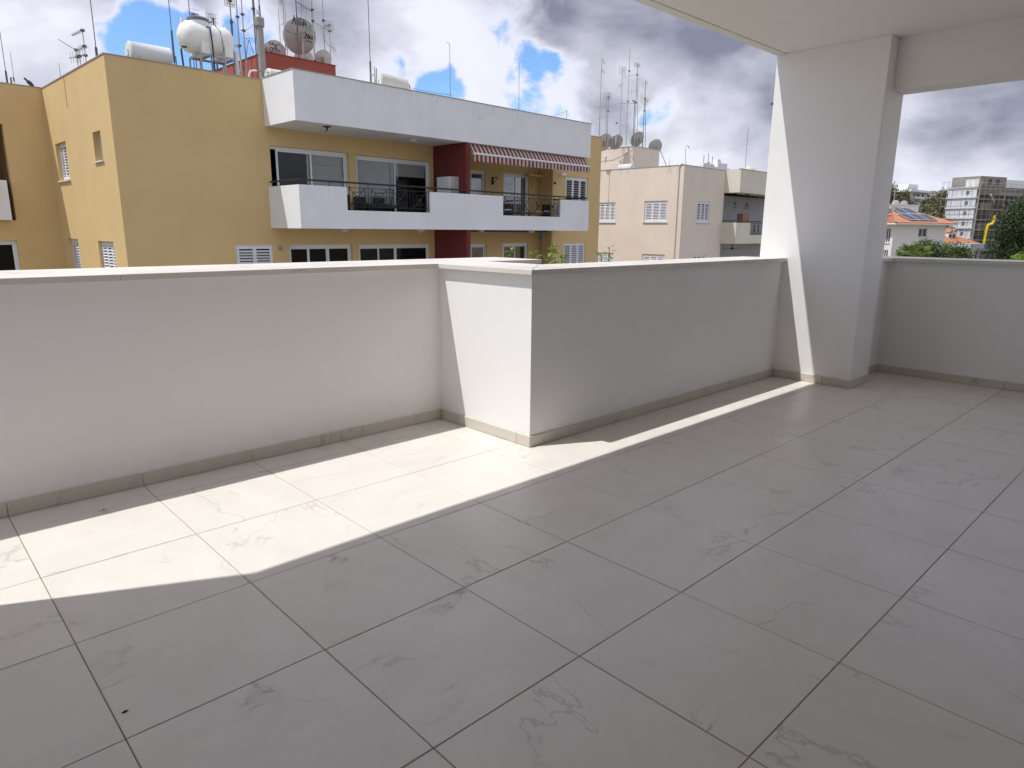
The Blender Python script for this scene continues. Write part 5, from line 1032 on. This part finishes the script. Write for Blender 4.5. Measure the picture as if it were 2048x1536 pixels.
q.build('tube_grid', MASTL, sc1)
for f in range(5): MB(o).box(-1.0+3*(f % 2), 9+2*(f % 3), -1.5, -.8, zt-1.5-f*FH-.08, zt-1.5-f*FH).build('plank_deck', mat('scaffold_plank', (.34, .27, .18), .9, var=.2), sc1)
MB(o).tube([S.U(1964, 389, -.2)+Vector((2.2, -1.2, 0)), (6.5, -1.3, zt-4.6)], .18, 5).build('loading_board', HOUSEW, sc1)
ch = S.root('debris_chute', 7.5, -2.0, GZ); tag(ch, 'bright yellow debris chute hanging beside the scaffolding', 'chute'); o = (7.5, -2.0, GZ); v_ = -2.0
pts = [S.V(x_, y_, v_) for x_, y_ in ((1989, 431), (1987, 441), (1984, 447), (1975, 450), (1972, 460), (1970, 472), (1967, 487))]
for i, (a, b) in enumerate(zip(pts, pts[1:])):
    n = max(1, int((b-a).length/1.1))
    for k in range(n):
        p0, p1 = a.lerp(b, k/n), a.lerp(b, (k+1)/n); MB(o).tube([p0, p1+(p1-p0)*.12], [.50, .36], 10).build('chute_section', YPLAS, ch, smooth=True)
# white villa on the hill
D6 = at(1824, 396, 335); Vl = Frame(D6.x, D6.y, -5); vl = tag(Vl.root('hilltop_villa'), 'modern white villa on the wooded hill', 'house'); zb, k = D6.z, 335/FPX
pz = lambda y_: Vl.V(1840, y_, 0).z
ux = lambda x_: Vl.V(x_, 390, 0).x
sx = (ux(1865)-ux(1825))
mb = MB(); wall_cells(mb, ux(1820), ux(1869), pz(412), pz(380), [(ux(1825), ux(1840), pz(395), pz(388)), (ux(1843.5), ux(1848), pz(395), pz(388)), (ux(1854), ux(1861), pz(392.5), pz(388))], lambda q,a,b,c,d: q.box(a, b, 0, .4, c, d)); mb.build('wall', PUREW, vl)
MB().box(ux(1820), ux(1869), .4, 8, pz(412), pz(380)-.05).build('core', mat('villa_dark_glass', (.03, .04, .06), .2), vl)
MB().box(ux(1808), ux(1855), -2.5, 8, pz(386), pz(382)).build('canopy_roof', PUREW, vl); MB().box(ux(1822), ux(1843), -1.5, 0, pz(398.5), pz(394.5)).build('balcony', PUREW, vl); MB().box(ux(1819), ux(1870), 3, 8.2, pz(383), pz(379.5)).build('parapet', PUREW, vl)
MB().add([(ux(1822.5), 2, pz(381)), (ux(1843.5), 2, pz(381)), (ux(1844.5), 2, pz(368)), (ux(1825), 2, pz(369)), (ux(1822.5), 6, pz(381)), (ux(1843.5), 6, pz(381)), (ux(1844.5), 6, pz(368)), (ux(1825), 6, pz(369))], [(0,1,2,3),(7,6,5,4),(0,4,5,1),(1,5,6,2),(2,6,7,3),(3,7,4,0)]).build('roof_tower', PUREW, vl)
for i in range(4): MB().box(ux(1824)+i*1.7, ux(1824)+i*1.7+1.5, .5, 2, pz(382), pz(382)+.5).build('roof_panel', SOLAR, vl)
# hillside trees
HG = 'trees on the hill'
hill = [(1789, 369, 262, 4.6, 'tall olive-green tree left of the villa, nearest the column'), (1800, 377, 272, 3.6, 'olive-green tree between column and villa'), (1811, 400, 268, 2.8, 'lower tree just left of the villa terrace'), (1826, 406, 290, 3.0, 'small tree below the villa windows'), (1842, 407, 285, 3.0, 'brownish tree below the villa'),
        (1855, 405, 280, 3.0, 'brownish tree under the right end of the villa'), (1870, 396, 288, 2.6, 'tree at the right wall of the villa'), (1880, 379, 285, 4.0, 'tallest rounded tree right of the villa'), (1890, 385, 292, 3.6, 'rounded tree next to the scaffolding'), (1884, 398, 270, 4.2, 'lower tree before the tallest rounded tree'),
        (1870, 408, 262, 4.4, 'broad dark tree in the middle of the slope'), (1852, 412, 255, 4.0, 'dark tree above the solar roof'), (1838, 415, 258, 3.8, 'dark tree behind the flat white block'), (1880, 422, 250, 4.2, 'low tree left of the white cladding'), (1864, 428, 245, 4.0, 'low tree behind the terracotta hip'), (1850, 432, 240, 3.6, 'lowest tree behind the solar panels'), (1890, 438, 245, 3.6, 'scrubby tree at the foot of the cladding'), (1878, 446, 240, 3.4, 'scrubby low tree above the dark fence')]
for i, (px, py, ds, rx, lab) in enumerate(hill):
    t_ = at(px, py, ds); g = min(hillz(t_), t_.z-5); h = min(t_.z-g, 15); tree('eucalyptus_tree', lab, (t_.x, t_.y, t_.z-h), rx*1.25, h, LEAFE, 2200, .42, 100+i, HG, h0=.02, k=22)
# big dark tree, hedge trees, palm and bright bush
t_ = at(2046, 396, 112); tree('evergreen_tree', 'big dark evergreen tree at the right edge before the building site', (t_.x, t_.y, GZ), 5.2, t_.z-GZ, LEAFD, 20000, .19, 201, h0=.1, k=60, taper=.72)
for i, (px, py, ds, rx, lab) in enumerate(((1837, 483, 78, 1.7, 'rounded hedge tree right behind the palm'), (1866, 474.5, 80, 2.2, 'tallest rounded hedge tree before the low tiled roof'), (1893, 480, 80, 2.1, 'rounded hedge tree below the twin-capped chimney'), (1920, 482, 82, 2.0, 'rounded hedge tree at the right end of the hedge row'), (1812, 494, 76, 1.2, 'smallest hedge tree left of the palm'))):
    t_ = at(px, py, ds); tree('hedge_tree', lab, (t_.x, t_.y, GZ), rx, t_.z-GZ, LEAFH, 6000, .115, 210+i, 'hedge trees', h0=.45, k=30)
t_ = at(2036, 501, 70); tree('bright_bush', 'bright yellow-green bush at the foot of the dark evergreen', (t_.x, t_.y, GZ), 1.6, t_.z-GZ, LEAFB, 4500, .09, 220, h0=.6, k=20)
t_ = at(1829, 514, 68); pr_ = random.Random(5); pm = tag(empty('palm_tree', (t_.x, t_.y, GZ)), 'small fan palm with spiky fronds just above the far parapet', 'tree'); hz = t_.z-GZ
MB().tube([(0, 0, -.3), (0, .05, hz*.5), (.05, 0, hz)], [.22, .18, .2], 9).build('trunk', BARK, pm)
for i in range(30):
    a = i*2.4+pr_.uniform(-.3, .3); el = pr_.uniform(-.15, 1.0); L = pr_.uniform(.85, 1.2); d = Vector((math.cos(a)*math.cos(el), math.sin(a)*math.cos(el), math.sin(el))); s = d.cross(Vector((0, 0, 1))).normalized(); u_ = s.cross(d); c = Vector((.05, 0, hz)); tip = c+d*L*.75; q = MB(); q.tube([c, tip], .018, 4)
    for j in range(-6, 7):
        an = j*.2; dd = (d*math.cos(an)+s*math.sin(an)).normalized(); e = tip+dd*L*.85*(1-.03*abs(j))-Vector((0, 0, .10*L*abs(j)/6+.12)); m_ = tip.lerp(e, .5)+Vector((0, 0, .05)); w_ = .045; n2 = dd.cross(u_).normalized()*w_
        q.add([tip, m_+n2, e, m_-n2], [(0,1,2,3)])
    q.build('frond', LEAFP, pm)

# scraps on the floor
for k, (px, py, r_, lab) in enumerate(((250, 1424, .009, 'dark dry scrap on the shaded tile near the bottom left'), (207, 1019, .007, 'dark dry scrap in the joint under the left parapet'), (908, 846.5, .006, 'tiny dark scrap in the corner by the return wall'), (1737, 747.5, .012, 'dark smear of dirt at the foot of the far wall corner'))):
    p = onz(px, py, 0); cr = tag(empty('floor_scrap', (p.x, p.y, .0005)), lab, 'debris'); q = MB(); rr = random.Random(k+70)
    ring = [(r_*rr.uniform(.6, 1.3)*math.cos(i*.9), r_*rr.uniform(.4, .9)*math.sin(i*.9)) for i in range(7)]
    q.add([(x_, y_, 0) for x_, y_ in ring]+[(x_*.5, y_*.5, r_*.5*rr.uniform(.5, 1)) for x_, y_ in ring], [tuple(range(7, 14))]+[(i, (i+1) % 7, 7+(i+1) % 7, 7+i) for i in range(7)]); q.build('flake', mat('dry_scrap', (.03, .02, .015), .9), cr)

# cables slung between the roof masts
for k, (a, b, v0, v1, sag, lab) in enumerate((((571, 60), (628, 45), 4.1, 3.75, .25, 'thin cable slung behind the large dish'), ((480, 60), (512, 40), 2.8, 3.0, .12, 'thin cable slung between the masts left of the flue'), ((646, 70), (662, 92), 3.6, 3.7, .12, 'thin cable hanging at the rightmost rooftop dish'), ((741, 150), (903, 190), -.6, -.4, .1, 'thin cable along the white roof band top'))):
    p0, p1 = Y.V(*a, v0), Y.V(*b, v1); o = tuple(p0); rt = tag(Y.root('cable', *o), lab, 'cable', 'slung cables'); pts = []
    for i in range(13):
        f = i/12; p = p0.lerp(p1, f); p.z -= sag*4*f*(1-f); pts.append(p)
    MB(o).tube(pts, .007, 5).build('wire', IRON, rt)

# low scrub that covers the hill between its trees
rr = random.Random(77); q = MB()
for i in range(9000):
    a_ = rr.uniform(0, 6.283); d_ = 78*math.sqrt(rr.random()); p = Vector((HC.x+math.cos(a_)*d_, HC.y+math.sin(a_)*d_, 0)); p.z = hillz(p)+rr.uniform(.2, 2.2)
    n_ = Vector((rr.uniform(-1, 1), rr.uniform(-1, 1), rr.uniform(.1, 1))).normalized(); u_ = n_.cross(Vector((rr.uniform(-1, 1), 1, rr.uniform(-1, 1)))).normalized(); w_ = n_.cross(u_); k = rr.uniform(.5, 1.3)
    q.add([p-u_*k, p-w_*k*.6, p+u_*k, p+w_*k*.6], [(0, 1, 2, 3)])
tag(q.build('hill_scrub', LEAFE), 'olive green scrub covering the hill', 'scrub', kind='stuff')
